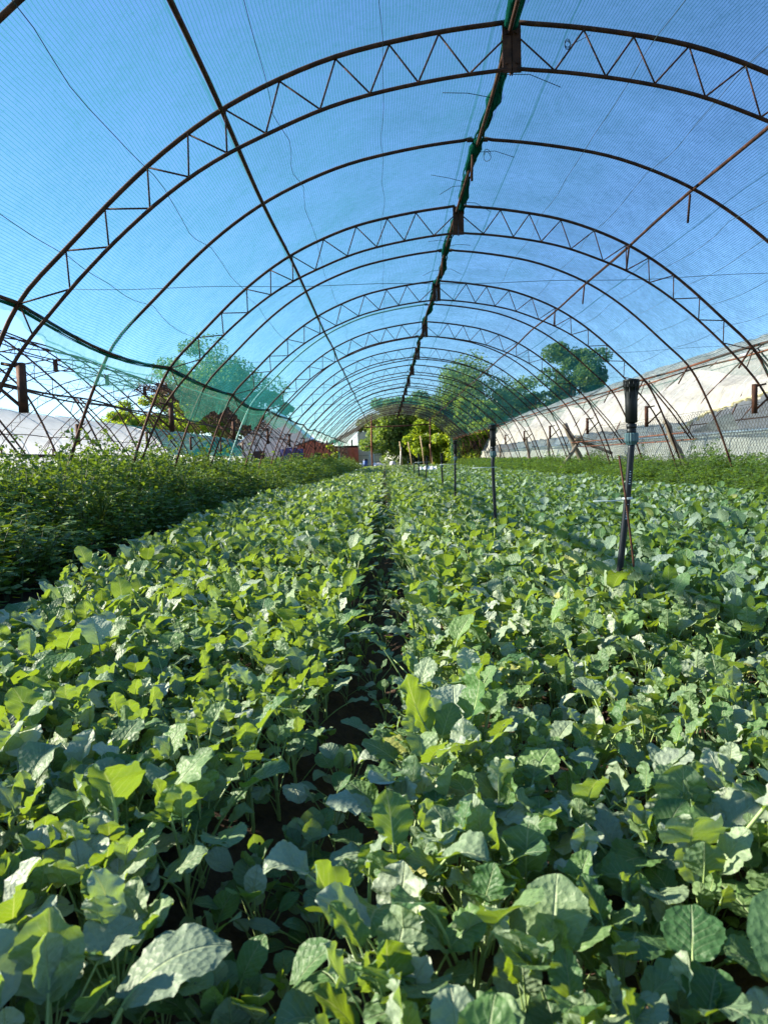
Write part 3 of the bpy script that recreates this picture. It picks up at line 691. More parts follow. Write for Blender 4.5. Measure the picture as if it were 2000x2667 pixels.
# ------------------------------------------------------------------ fence and posts on the right
fn = thing('wire_mesh_fence', 'sagging diamond wire mesh fence in front of the torn film greenhouse', 'fence', (5.80, 0, 0))
m = MB(); p_ = 0.105; Hh = 1.46; y0, y1 = 8.0, 20.5; rows = int(Hh / (p_ * 0.5)); cols = int((y1 - y0) / p_)
node = lambda i, j: (0.03 * math.sin(i * 0.21) + 0.02 * math.sin(j * 0.6 + i * 0.1), y0 + (i + 0.5 * (j % 2)) * p_ + 0.008 * math.sin(j * 3.1 + i), j * p_ * 0.5 + 0.015 * math.sin(i * 0.3))
for i in range(cols):
    for j in range(rows):
        a = node(i, j); i2 = i if j % 2 == 0 else i + 1
        m.tube([a, node(i2, j + 1)], 0.0036, 3, cap=False)
        m.tube([a, node(i2 - 1, j + 1)], 0.0036, 3, cap=False)
m.build('wire_mesh', M_WIRE, fn, kind='stuff')
MB().tube([(0, y0, Hh + 0.01), (0.03, 12, Hh - 0.02), (0, y1, Hh)], 0.004, 5).build('top_wire', M_WIRE, fn)
GPST = 'rough wooden posts along the right strip'
def wpost(a, b, r0, lab):
    P = np.linspace(a, b, 9); rr = np.random.default_rng(int(abs(a[1] * 10)))
    P[1:-1] += rr.normal(0, 0.012, (7, 3)); R = np.linspace(r0 * 1.1, r0 * 0.9, 9) * (1 + rr.normal(0, 0.05, 9))
    o = MB().tube(P, R, 9).build('wooden_post', M_WOOD); tag(o, lab, 'post', GPST)
wpost((5.60, 13.0, 0.2), (5.10, 13.0, 1.30), 0.055, 'thick grey post leaning left in front of the wire mesh fence')
wpost((5.62, 20.0, 0.3), (5.05, 20.0, 1.58), 0.075, 'tall dark post leaning left with boards resting against it')
wpost((4.75, 19.6, 0.2), (5.45, 19.9, 1.12), 0.05, 'curved brown prop leaning right against the tall leaning post')
wpost((5.30, 19.8, 1.15), (6.45, 20.3, 0.72), 0.05, 'grey log lying slanted down to the right of the tall leaning post')
wpost((5.75, 28.0, 0.0), (5.55, 28.0, 1.45), 0.06, 'upright dark post left of the leaning posts')
wpost((6.05, 26.0, 0.1), (5.95, 26.0, 1.28), 0.05, 'short upright post between leaning posts and the far dark post')
wpost((5.5, 34.0, 0.1), (5.5, 34.0, 1.3), 0.05, 'farthest thin wooden post on the right strip')
for i, (a, b) in enumerate((((5.3, 19.7, 1.22), (6.1, 20.1, 1.05)), ((5.35, 19.65, 1.15), (6.3, 20.1, 0.92)))):
    o = MB().tube([a, b], 0.03, 4, flat=0.35).build('wooden_board', M_STAKE); tag(o, ['upper', 'lower'][i] + ' pale splintered board resting on the leaning posts', 'board')

# ------------------------------------------------------------------ sprinklers
GSP = 'black sprinkler risers down the middle of the tunnel'
def sprinkler(x, y, top, lab, detail=True, lean=(0.0, 0.0), k=1.0):
    t = thing('sprinkler', lab, 'sprinkler', (x, y, 0), GSP)
    h = top - 0.245 * k
    lx, ly = lean
    P = [(lx * 2.2, 0, 0.0), (lx * 1.6, 0, 0.18), (lx * 0.95, 0, 0.38), (lx * 0.35, ly, 0.56), (0.0, ly, 0.70), (0.006, 0, h + 0.005)] if lx else [(0.01, 0, 0), (0.0, 0, h * 0.5), (0, 0, h + 0.005)]
    from_ = np.array(P); s = np.linspace(0, 1, 26); d = np.linspace(0, 1, len(P))
    P = np.stack([np.interp(s, d, from_[:, q]) for q in range(3)], 1)
    for _ in range(6): P[1:-1] = (P[:-2] + P[1:-1] * 2 + P[2:]) / 4
    MB().tube(P, 0.0128 * k, 14).build('riser_pipe', M_PIPE, t)
    a = (0.006 if lx else 0, 0, h)
    MB().lathe([(0.0, 0), (0.0165, 0), (0.018, 0.004), (0.0232, 0.013), (0.0238, 0.017), (0.0238, 0.043), (0.022, 0.046), (0, 0.046)], 32, a, ribs=2, ribd=0.09).build('coupling_nut', M_BLUEG, t, smooth=False)
    MB().lathe([(0.014, 0.040), (0.0185, 0.047), (0.0185, 0.060), (0.016, 0.062), (0.0195, 0.064), (0.0195, 0.078), (0.013, 0.083), (0.013, 0.088)], 12, a).build('threaded_adapter', M_BLACK, t)
    MB().lathe([(0.0, 0.084), (0.018, 0.084), (0.0225, 0.088), (0.0228, 0.16), (0.0240, 0.20), (0.0262, 0.218), (0.0285, 0.2185), (0.0290, 0.222), (0.0290, 0.243), (0.0300, 0.2445), (0.0300, 0.249), (0.020, 0.2505), (0.0, 0.2500)], 32, a, ribs=4, ribd=0.0).build('sprinkler_body', M_BLACK, t)
    if detail:
        m = MB()
        for j in range(12):
            th = 2 * PI * j / 12
            m.box((a[0] + 0.0282 * math.cos(th), a[1] + 0.0282 * math.sin(th), h + 0.232), (0.004, 0.004, 0.020), Matrix.Rotation(th, 3, 'Z'))
        for j in range(8):
            th = 2 * PI * (j + 0.3) / 8
            m.tube([(a[0] + 0.0215 * math.cos(th), a[1] + 0.0215 * math.sin(th), h + 0.172), (a[0] + 0.0268 * math.cos(th), a[1] + 0.0268 * math.sin(th), h + 0.220)], 0.0017, 5)
        m.build('cap_ribs', M_BLACK, t)
    return t, P
spr, P0 = sprinkler(0.945, 2.75, 1.02, 'nearest black pop up sprinkler on a leaning pipe with blue grey nut', lean=(-0.034, 0.0))
# printed marks on the pipe
for (z0, z1, nmark) in ((0.625, 0.672, 6), (0.49, 0.545, 9)):
    m = MB()
    for j in range(nmark):
        z = z0 + (z1 - z0) * j / (nmark - 1); px = float(np.interp(z, P0[:, 2], P0[:, 0]))
        w = [0.007, 0.0045, 0.006, 0.004, 0.007, 0.005, 0.0065, 0.004, 0.006][j % 9]
        m.add([(px - w / 2 - 0.001, -0.0132, z), (px + w / 2 - 0.001, -0.0132, z), (px + w / 2 - 0.001, -0.0132, z + 0.0028), (px - w / 2 - 0.001, -0.0132, z + 0.0028)], [(0, 1, 2, 3)])
    m.build('printed_marking', M_WHITE, spr, smooth=False)
o = MB().tube([(0.965, 2.70, 0.0), (0.940, 2.71, 0.35), (0.915, 2.715, 0.58), (0.893, 2.72, 0.735)], 0.0042, 7).build('support_rod', M_RUST); tag(o, 'thin rusty rod tied crossing behind the nearest sprinkler pipe', 'rod')
o = MB().tube([(0.79, 2.71, 0.565), (0.86, 2.715, 0.563), (0.93, 2.725, 0.567)], 0.0022, 5).tube([(0.93 + 0.017 * math.cos(t), 2.74 + 0.022 * math.sin(t), 0.566 + 0.0006 * t) for t in np.linspace(0, 14, 40)], 0.0022, 5).build('tie_wire', M_GALV); tag(o, 'pale tie wire sticking out left from the nearest sprinkler pipe', 'wire')
sp = [(0.83, 5.5, 1.0, 'second nearest black sprinkler riser with a pale tie wire'), (0.885, 9.0, 0.98, 'third black sprinkler riser from the camera'), (1.0, 12.6, 0.86, 'fourth sprinkler riser, slightly shorter, standing right of the line'), (0.915, 15.6, 0.84, 'fifth sprinkler riser leaning left in the distance'), (0.83, 17.6, 0.90, 'sixth sprinkler riser far down the bed'), (0.90, 22.0, 0.86, 'seventh tiny sprinkler riser near the far end'), (0.88, 27.0, 0.88, 'farthest tiny sprinkler riser before the end frame')]
for i, (x, y, tp, lb) in enumerate(sp):
    sprinkler(x, y, tp, lb, detail=False, lean=((0.01, -0.006, 0.008, -0.02, 0.01, 0.0, 0.0)[i], 0), k=1.0 + 0.25 * min(1, y / 20))
for i, (x, y, z, w) in enumerate([(0.83, 5.48, 0.66, 0.16), (0.885, 8.98, 0.66, 0.2), (0.95, 15.5, 0.66, 0.3)]):
    o = MB().tube([(x - w, y, z), (x + 0.03, y, z + 0.002)], 0.0028, 5).build('tie_wire', M_GALV); tag(o, 'pale tie wire on the %s sprinkler riser' % ['second', 'third', 'fifth'][i], 'wire')

# ------------------------------------------------------------------ cabbage leaves
def leaf_template(nu, nv, seed, L=0.10, W=0.085, pet=0.10, bend=0.6, cup=0.25, ruff=0.010, petn=5, rise=1.0, teeth=0.035, droop=0.9):
    """blade grid + petiole tube; petiole starts at the origin and goes up and out along +X"""
    r = np.random.default_rng(seed); m = MB()
    # petiole path
    k = 8; s = np.linspace(0, 1, k)
    a0 = rise; a = a0 - s * bend * 0.5
    px = np.concatenate([[0], np.cumsum(np.cos((a[:-1] + a[1:]) / 2) * pet / (k - 1))]); pz = np.concatenate([[0], np.cumsum(np.sin((a[:-1] + a[1:]) / 2) * pet / (k - 1))])
    # midrib path
    kk = nv + 1; sv = np.linspace(0, 1, kk); am = a[-1] - sv * droop - 0.1
    mx = px[-1] + np.concatenate([[0], np.cumsum(np.cos((am[:-1] + am[1:]) / 2) * L / nv)]); mz = pz[-1] + np.concatenate([[0], np.cumsum(np.sin((am[:-1] + am[1:]) / 2) * L / nv)])
    t = np.linspace(-1, 1, nu + 1)
    Wv = np.maximum(np.sin(PI * np.clip(sv * 0.985 + 0.005, 0, 1) ** 0.92) ** 0.62, 0.06) * W / 2
    asym = r.normal(0, 0.07)
    ph = r.random(6) * 6.28
    S, T = np.meshgrid(sv, t, indexing='ij')
    edge = 1 + teeth * (np.sin(S * 52 + ph[0] + np.sign(T) * ph[1]) + 0.7 * np.sin(S * 23 + ph[3])) * (np.abs(T) > 0.88) + 0.028 * np.sin(S * 9 + ph[2] + np.sign(T) * 2)
    y = T * Wv[:, None] * edge * (1 + asym * np.sign(T))
    fold = cup * np.abs(y) * (1.0 + 0.4 * np.sin(S * 5 + ph[3]))
    ruf = ruff * (np.sin(S * 17 + ph[4] + T * 2) * np.abs(T) ** 1.6 + 0.5 * np.sin(S * 31 + ph[5] * 1.3 + np.sign(T) * 1.3) * np.abs(T) ** 2.5)
    ruf = ruf + 0.15 * ruff * np.sin(S * 2 * PI * 3.5 - np.abs(T) * 3.5) * np.abs(T)
    roll = r.normal(0, 0.12)
    h = fold + ruf + roll * y
    tx = np.cos(am)[:, None]; tz = np.sin(am)[:, None]
    xx = mx[:, None] - tz * h - 0.10 * W * (np.abs(T) ** 2) * np.where(S < 0.2, 1, 0) * 1.0; zz = mz[:, None] + tx * h
    Pg = np.stack([xx, y, zz], -1)
    m.grid(Pg[:, :], uv=np.stack([(T + 1) / 2, S], -1), tint=0.0)
    if petn:
        rad = 0.0024 * (L / 0.1) ** 0.5
        if petn >= 5:
            q = np.linspace(0, 1, 6); ii = (q * (k - 1))
            P = np.stack([np.interp(ii, range(k), px), 0 * q, np.interp(ii, range(k), pz)], 1)
            kq = max(2, nv // 2); P2 = np.stack([mx[1:kq + 1], 0 * mx[1:kq + 1], mz[1:kq + 1] - 0.0012], 1)
            P = np.concatenate([P, P2]); R = np.concatenate([np.linspace(rad * 1.3, rad, 6), np.linspace(rad * 0.9, rad * 0.25, len(P2))])
            m.tube(P, R, petn, cap=False, m=1)
        else:
            P = np.array([(px[0], 0, pz[0]), (px[k // 2], 0, pz[k // 2]), (px[-1], 0, pz[-1])]); m.tube(P, rad * 1.2, 3, cap=False, m=1)
    return m

# three levels of detail, same family of shapes
def kinds(r):
    out = []
    for i in range(22):
        inner = i < 9
        out.append(dict(seed=100 + i, L=r.uniform(0.065, 0.105) if inner else r.uniform(0.085, 0.125), W=r.uniform(0.062, 0.095) if inner else r.uniform(0.085, 0.118),
                        pet=r.uniform(0.12, 0.19) if inner else r.uniform(0.17, 0.28), bend=r.uniform(0.0, 0.5) if inner else r.uniform(0.3, 0.9), cup=r.uniform(0.15, 0.6) if inner else r.uniform(-0.15, 0.35),
                        ruff=r.uniform(0.002, 0.0065), rise=r.uniform(1.2, 1.5) if inner else r.uniform(1.0, 1.4), droop=r.uniform(-0.5, 0.7) if inner else r.uniform(0.0, 1.4)))
    return out
KD = kinds(np.random.default_rng(3))
HI = [leaf_template(12, 24, petn=6, **k) for k in KD]
MID2 = [leaf_template(6, 9, petn=3, teeth=0.02, **k) for k in KD]
MIDL = [leaf_template(4, 5, petn=3, teeth=0.0, **{**k, 'ruff': k['ruff'] * 0.6}) for k in KD]
LOW = [leaf_template(2, 3, petn=0, teeth=0, **{**k, 'ruff': 0.001}) for k in KD]
HI_ME = [m.mesh('leaf', [M_CAB, M_STEM]) for m in HI]
for i, me in enumerate(HI_ME):
    a = me.attributes['tint'].data; a.foreach_set('value', np.full(len(a), (i * 0.377) % 1.0, dtype=np.float32))
STEM_ME = []
for i in range(4):
    STEM_ME.append(MB().tube([(0, 0, -0.02), (0.004 * (i - 1), 0.003, 0.03), (0.006 * (i - 2), 0, 0.13)], [0.0045, 0.004, 0.0035], 7).mesh('stem', M_STEM))

def plant_spec(r, size=1.0):
    """list of (variant, azimuth, base height, tilt, scale)"""
    n = int(r.integers(7, 11)); az = r.random() * 6.28; out = []
    for q in range(n):
        f = q / (n - 1)
        v = int(r.integers(0, 9)) if f > 0.55 else int(r.integers(9, 22))
        out.append((v, az + q * 2.4 + r.normal(0, 0.3), 0.045 + 0.075 * f, r.normal(-0.05, 0.24), (0.68 - 0.14 * f) * size * r.uniform(0.66, 1.22)))
    for q in range(3):
        out.append((int(r.integers(9, 22)), r.random() * 6.28, 0.015 + 0.03 * q, r.normal(0.15, 0.2), 0.44 * size * r.uniform(0.8, 1.2)))
    return out
def spec_mats(spec, x, y, z=0.0, ps=1.0, leanx=0, leany=0):
    out = []
    for (v, az, bh, tl, sc) in spec:
        M = Matrix.Translation((x, y, z + bh * ps)) @ Matrix.Rotation(leanx, 4, 'Y') @ Matrix.Rotation(az, 4, 'Z') @ Matrix.Rotation(tl, 4, 'Y') @ Matrix.Scale(sc, 4)
        out.append((v, M))
    return out

# plant positions
def positions():
    r = np.random.default_rng(17); out = []
    y = 0.30
    row = 0
    while y < 50:
        sp_ = 0.090 if y < 1.9 else 0.100 if y < 9 else (0.125 if y < 20 else 0.18)
        half = 0.56 * y + 0.55
        x = max(float(edge_left(y)), -half - (0.8 if y < 8 else 0)) + (row % 2) * sp_ * 0.5
        xr = min(4.05 + 0.1 * math.sin(y), half)
        while x < xr:
            px = x + r.normal(0, sp_ * 0.24); py = y + r.normal(0, sp_ * 0.24)
            fw = 0.112 + 0.02 * math.sin(py * 2.3) + (0.02 if 1.1 < py < 2.2 else 0)
            gap = abs(px - furrow(py)) < fw
            if not gap and 0.3 < px < 0.48 and 0.7 < py < 2.15 and r.random() < 0.45 + 0.3 * math.sin(py * 5): gap = True
            if py < 0.42 and abs(px) < 0.16: gap = True
            if not gap: out.append((px, py))
            x += sp_
        y += sp_ * 0.92; row += 1
    return out
POS = positions()
def inview(x, y): return y > 0.42 and abs(x) < 0.53 * y + 0.02
order = sorted([p for p in POS if inview(*p)], key=lambda p: p[0] ** 2 + p[1] ** 2)
NEAR = set(order[:292])
rr = np.random.default_rng(23)
def hgt(x, y):
    # plants of the right front are a little lower and looser
    return (0.90 + 0.24 * vnoise(np.array(x), np.array(y), 1.3, 91)) * (0.88 if (x > 0.2 and y < 2.0) else 1.0) + 0.32 * np.exp(-((x - 0.9) ** 2 + (y - 2.45) ** 2) / 0.07)
GPN = {'L': 'young cabbage plants in the left bed', 'R': 'young cabbage plants in the right bed', 'F': 'young cabbage plants lining the dark furrow'}
def near_plant(x, y, spec, label, group, size=1.0, mats=None):
    t = thing('young_cabbage', label, 'plant', (x, y, 0), group)
    if abs(spec[0][1]) > -1:
        st = bpy.data.objects.new('stem', STEM_ME[random.randrange(4)]); COL.objects.link(st); st.parent = t; st.scale = (size, size, size)
    for (v, M) in spec_mats(spec, 0, 0, 0, size):
        lf = bpy.data.objects.new('leaf', HI_ME[v]); COL.objects.link(lf); lf.parent = t; lf.matrix_local = M
    return t
RANK = {}
for side in (-1, 1):
    rows = {}
    for (x, y) in order[:292]:
        if (x - furrow(y)) * side > 0: rows.setdefault(int((y - 0.4) / 0.11), []).append((x, y))
    for ri, key in enumerate(sorted(rows)):
        for ci, p in enumerate(sorted(rows[key], key=lambda p: abs(p[0] - furrow(p[1])))): RANK[p] = (ri, ci)
for (x, y) in order[:292]:
    s = float(hgt(x, y)); spec = plant_spec(rr, s)
    dist = math.hypot(x, y)
    if y < 1.9: spec = [(v, a, b, c, d * 0.88) for v, a, b, c, d in spec]
    zone = 'F' if abs(x - furrow(y)) < 0.24 else ('L' if x < 0 else 'R')
    size_ = 'taller' if s > 1.06 else ('low' if s < 0.96 else 'medium')
    row_, col_ = RANK[(x, y)]
    lab = '%s cabbage plant %s from the furrow, %s bed, %s row from the camera' % (size_, ORD[min(col_, 29)], 'left' if x < furrow(y) else 'right', ORD[min(row_, 29)])
    near_plant(x, y, spec, lab, GPN[zone], s)
# hero plants that single themselves out
HERO = [
    ((0.12, 1.32), [(3, 2.7, .06, 0.0, 1.35), (5, 0.2, .06, -0.05, 1.35), (1, 4.9, .06, 0.1, 1.1), (12, 5.6, .03, 0, 1.0), (15, 1.5, .03, 0, 1.0), (10, 3.8, .02, 0, 1.1)], 'tall cabbage plant with big upright pale leaves right beside the furrow'),
    ((0.42, 1.0), [(7, 4.4, .04, 0.25, 1.3), (2, 1.2, .05, 0, 1.1), (11, 5.8, .03, 0, 1.2), (13, 0.2, .02, 0, 1.1)], 'cabbage plant with one broad round veined leaf at the right side foreground'),
    ((-0.02, 0.84), [(6, 3.2, .03, 0.2, 1.15), (4, 0.9, .05, 0, 1.0), (16, 5.0, .02, 0, 1.0)], 'cabbage plant with a smooth cupped pale leaf at the bottom beside the furrow'),
    ((-0.42, 1.05), [(8, 4.9, .05, 0.0, 1.35), (0, 3.5, .06, -0.05, 1.2), (12, 0.5, .03, 0, 1.1), (14, 2.2, .02, 0, 1.1)], 'tall cabbage plant with a large upright backlit leaf in the left bed'),
    ((-0.37, 0.68), [(2, 4.2, .03, 0.2, 1.15), (5, 1.7, .04, 0, 1.1), (18, 0.4, .02, 0, 1.2)], 'yellow green glowing cabbage plant at the lower left corner'),
]
for (x, y), spec, lab in HERO: near_plant(x, y, [(v, a, b, c, d * 0.84) for v, a, b, c, d in spec], lab, None, 1.0)

# small shaded seedlings and drooping low plants in the furrow
FUR = []
rf = np.random.default_rng(77)
for q in range(75):
    y = 0.6 + 8.5 * rf.random() ** 1.5; FUR.append((float(furrow(y)) + rf.normal(0, 0.055), y))
for q in range(26):
    y = rf.uniform(0.8, 2.3); FUR.append((rf.uniform(0.28, 0.5), y))

# merged middle and far plants
def merged(pts, tmpl, name, label, mat, seed, drop=0.0, sizemul=1.0):
    r = np.random.default_rng(seed); m = MB()
    per = [[] for _ in tmpl]
    for (x, y) in pts:
        s = float(hgt(x, y)) * sizemul; spec = plant_spec(r, s)
        if drop: spec = [q for q in spec if r.random() > drop]
        for v, M in spec_mats(spec, x, y, 0, s): per[v].append(np.array(M))
    for v, T in enumerate(tmpl):
        if not per[v]: continue
        Ms = np.stack(per[v]); V = np.concatenate(T.v); K = len(Ms); n = len(V)
        W = np.einsum('kij,nj->kni', Ms[:, :3, :3], V) + Ms[:, None, :3, 3]
        off = (np.arange(K) * n)[:, None, None]
        Q = np.concatenate(T.q)[None] + off; mq = np.tile(np.concatenate(T.mq), K)
        uv = np.tile(np.concatenate(T.uv), (K, 1)); tint = np.repeat(r.random(K), n)
        m.add(W.reshape(-1, 3), Q.reshape(-1, 4), uv=uv, tint=tint, mq=mq)
    o = m.build(name, [mat, M_STEM]); tag(o, label, 'plants', kind='stuff'); return o
rest = [p for p in POS if p not in NEAR]
mid0 = [p for p in rest if p[1] < 4.5]; mid = [p for p in rest if 4.5 <= p[1] < 9.0]; far = [p for p in rest if p[1] >= 9.0]
merged(mid0, MID2, 'cabbage_bed', 'young cabbage crop just beyond the single foreground plants', M_CAB, 4)
merged(mid, MIDL, 'cabbage_bed', 'dense young cabbage crop filling the middle distance of both beds', M_CAB, 5)
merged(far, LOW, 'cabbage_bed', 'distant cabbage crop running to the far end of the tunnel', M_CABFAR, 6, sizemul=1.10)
merged(FUR, MIDL, 'seedling_patch', 'low shaded seedlings growing in the dark furrow and the bare patches', M_CAB, 9, sizemul=0.6)
# a few withered leaves and small weeds at the soil patches
for i, (x, y, a, lab) in enumerate([(0.36, 1.02, 0.4, 'yellow withered leaf lying on the bare soil patch at the right front'), (0.40, 1.45, 2.2, 'small yellow leaf beside thin stalks right of the furrow'), (0.30, 0.85, 1.2, 'curled brown leaf at the edge of the lowest soil patch')]):
    lf = bpy.data.objects.new('withered_leaf', HI[12 + i].mesh('withered_leaf', [M_YELLOW, M_STEM])); COL.objects.link(lf)
    lf.location = (x, y, 0.035); lf.rotation_euler = (0.2, 1.1, a); lf.scale = (0.6, 0.6, 0.6); tag(lf, lab, 'leaf')

# ------------------------------------------------------------------ weeds
def weed_tmpl(seed, H=1.0, n=22, ls=0.05, quads=True, bushy=1.0, stem=True):
    """one stalk with side shoots, each shoot carrying a tuft of pointed leaves"""
    r = np.random.default_rng(seed); m = MB()
    bx, by = r.normal(0, 0.10, 2); P = np.array([(0, 0, 0), (bx * 0.3, by * 0.3, H * 0.4), (bx, by, H)])
    m.tube(P, [0.005, 0.004, 0.0015], 3, cap=False, m=1)
    ns = max(4, n // 6)
    for q in range(ns):
        f = 0.15 + 0.85 * (q + r.random()) / ns; f = min(f, 1.0)
        base = np.array([np.interp(f, [0, 0.4, 1], P[:, 0]), np.interp(f, [0, 0.4, 1], P[:, 1]), f * H])
        az = q * 2.4 + r.normal(0, 0.4); reach = (0.04 + 0.16 * r.random() * (1.25 - f)) * bushy
        c0 = base + np.array([math.cos(az), math.sin(az), 0.6]) * reach
        for k in range(6):
            c = base + (c0 - base) * (0.3 + 0.7 * k / 5) + r.normal(0, 0.012, 3)
            a2 = az + k * 2.4 + r.normal(0, 0.4)
            L = ls * r.uniform(0.65, 1.3) * (1.15 - 0.4 * f); W = L * r.uniform(0.45, 0.78)
            d = np.array([math.cos(a2), math.sin(a2), r.normal(-0.05, 0.45)]); d /= np.linalg.norm(d)
            sd = np.cross(d, [0, 0, 1.0]); sd /= np.linalg.norm(sd); up = np.cross(sd, d)
            tw = r.normal(0, 0.5); sd2 = sd * math.cos(tw) + up * math.sin(tw)
            V = [c, c + d * L * 0.42 + sd2 * W * 0.5 + up * W * 0.12, c + d * L - up * L * 0.12, c + d * L * 0.42 - sd2 * W * 0.5 + up * W * 0.12]
            m.add(V, None, [(0, 1, 2), (0, 2, 3)], tint=r.random())
    return m
WT = [weed_tmpl(300 + i, 1.0, 54, 0.080, bushy=1.35) for i in range(12)]
WF = [weed_tmpl(320 + i, 1.0, 36, 0.11, bushy=1.5) for i in range(6)]
def inst(tmpls, items, name, label, mats, seed, cat='weeds', kind='stuff'):
    r = np.random.default_rng(seed); m = MB(); per = [[] for _ in tmpls]
    for (x, y, s, sz) in items: per[int(r.integers(len(tmpls)))].append((x, y, s, sz, r.random() * 6.28))
    for v, T in enumerate(tmpls):
        if not per[v]: continue
        A = np.array(per[v]); V = np.concatenate(T.v); K = len(A); n = len(V); c, s_ = np.cos(A[:, 4]), np.sin(A[:, 4])
        W = np.empty((K, n, 3)); W[..., 0] = (V[None, :, 0] * c[:, None] - V[None, :, 1] * s_[:, None]) * A[:, 2:3] + A[:, 0:1]
        W[..., 1] = (V[None, :, 0] * s_[:, None] + V[None, :, 1] * c[:, None]) * A[:, 2:3] + A[:, 1:2]; W[..., 2] = V[None, :, 2] * A[:, 3:4]
        off = (np.arange(K) * n)[:, None, None]
        Q = (np.concatenate(T.q)[None] + off).reshape(-1, 4) if T.q else None
        Tr = (np.concatenate(T.t)[None] + off).reshape(-1, 3) if T.t else None
        tint = np.repeat(r.random(K), n) * 0.5 + np.tile(np.concatenate(T.tint), K) * 0.5
        m.add(W.reshape(-1, 3), Q, Tr, tint=tint, mq=1 if Q is not None else 0, mt=0)
    o = m.build(name, mats, smooth=False); tag(o, label, cat, kind=kind); return o
r = np.random.default_rng(41); items = []
def lh(x, y): return 0.35 + 0.34 * float(vnoise(np.array(x), np.array(y), 0.9, 93)) + 0.38 * float(vnoise(np.array(x), np.array(y), 2.2, 94)) + (0.24 if (int(x * 977 + y * 331) % 11) == 0 else 0)
for _ in range(3000):
    y = r.uniform(1.4, 13); xe = float(edge_left(y)) - 0.45; x = r.uniform(-5.2, xe)
    ramp = min(1, 0.45 + (xe - x) / 0.55 * 0.55); items.append((x, y, 0.9, lh(x, y) * ramp * r.uniform(0.8, 1.08)))
inst(WT, items, 'weed_strip', 'thick dark green weeds along the left side of the cabbage bed', [M_WEED, M_WSTEM], 42)
items = []
for _ in range(3200):
    y = r.uniform(13, 50); xe = float(edge_left(y)) - 0.35; x = r.uniform(-6.0, xe)
    ramp = min(1, 0.5 + (xe - x) / 0.6 * 0.5); items.append((x, y, 1.0, lh(x, y) * ramp * r.uniform(0.8, 1.1)))
inst(WF, items, 'weed_strip', 'far stretch of weeds along the left eave', [M_WEED, M_WSTEM], 43)
items = []
for _ in range(2600):
    y = r.uniform(5, 22); x = r.uniform(4.15, 6.3); ramp = min(1, 0.45 + (x - 4.15) / 0.6 * 0.55)
    items.append((x, y, 0.8, (0.26 + 0.32 * float(vnoise(np.array(x), np.array(y), 0.9, 95)) + 0.30 * float(vnoise(np.array(x), np.array(y), 2.7, 96))) * ramp * r.uniform(0.8, 1.15)))
inst(WT, items, 'weed_strip', 'green weeds along the right side below the wire mesh fence', [M_WEEDR, M_WSTEM], 44)
items = []
for _ in range(1900):
    y = r.uniform(22, 50); x = r.uniform(4.15, 6.5)
    items.append((x, y, 1.0, (0.42 + 0.25 * r.random()) * min(1, 0.5 + (x - 4.15) / 0.8)))
inst(WF, items, 'weed_strip', 'far stretch of weeds beside the white film greenhouse', [M_WEEDR, M_WSTEM], 45)
# tall single weeds
TALL = [(-3.0, 5.35, 1.10, 'tall bushy weed at the left edge rising before the bare frames'), (-2.66, 5.30, 0.93, 'tall weed between left edge and the leaning arch foot'), (-2.35, 5.5, 1.02, 'slender tall weed with round lower leaves, just right of the leaning pipe arch'),
        (-2.45, 6.4, 1.0, 'thin tall weed left of the white wall gap'), (-2.3, 8.2, 1.08, 'tall pale seeding weed below the net scallop'), (-2.6, 10.0, 1.05, 'tall weed sprig beyond the second truss foot'), (-2.5, 13, 1.1, 'distant tall weed sprig on the left strip'),
        (5.0, 10.6, 0.92, 'tall weed in front of the wire mesh, below the leaning grey post'), (5.1, 12.2, 0.95, 'tall weed with spread top at the right below the mesh'), (5.2, 14.2, 0.95, 'tall weed left of the leaning grey post'), (4.9, 8.6, 0.85, 'tall weed near the right border of the view')]
for i, (x, y, h, lab) in enumerate(TALL):
    t = thing('tall_weed', lab, 'weed', (x, y, 0))
    T = weed_tmpl(500 + i, h, 84, 0.05, bushy=0.75)
    st = MB(); st.v = [T.v[0]]; st.q = [T.q[0]]; st.n = len(T.v[0]); st.uv = [T.uv[0]]; st.tint = [T.tint[0]]; st.mq = [np.zeros(len(T.q[0]), dtype=int)]
    st.build('stem', M_WSTEM, t)
    lf = MB()
    for q in range(1, len(T.v)):
        lf.add(T.v[q], None, [(0, 1, 2), (0, 2, 3)], tint=T.tint[q][0])
    lf.build('foliage', M_WEED, t, smooth=False, kind='stuff')
# grassy blades in the left strip
gm = MB(); 
for i in range(14):
    a = r.uniform(-1.2, 1.2); l = r.uniform(0.25, 0.5)
    gm.tube([(0, 0, 0.3), (math.sin(a) * l * 0.5, -0.05, 0.3 + l * 0.6), (math.sin(a) * l, -0.1, 0.3 + l * 0.75)], [0.004, 0.004, 0.0008], 3)
o = gm.build('grass_tuft', M_WEED); o.location = (-2.25, 5.6, 0.05); tag(o, 'pale tuft of long grass blades in the dark left weeds', 'grass')

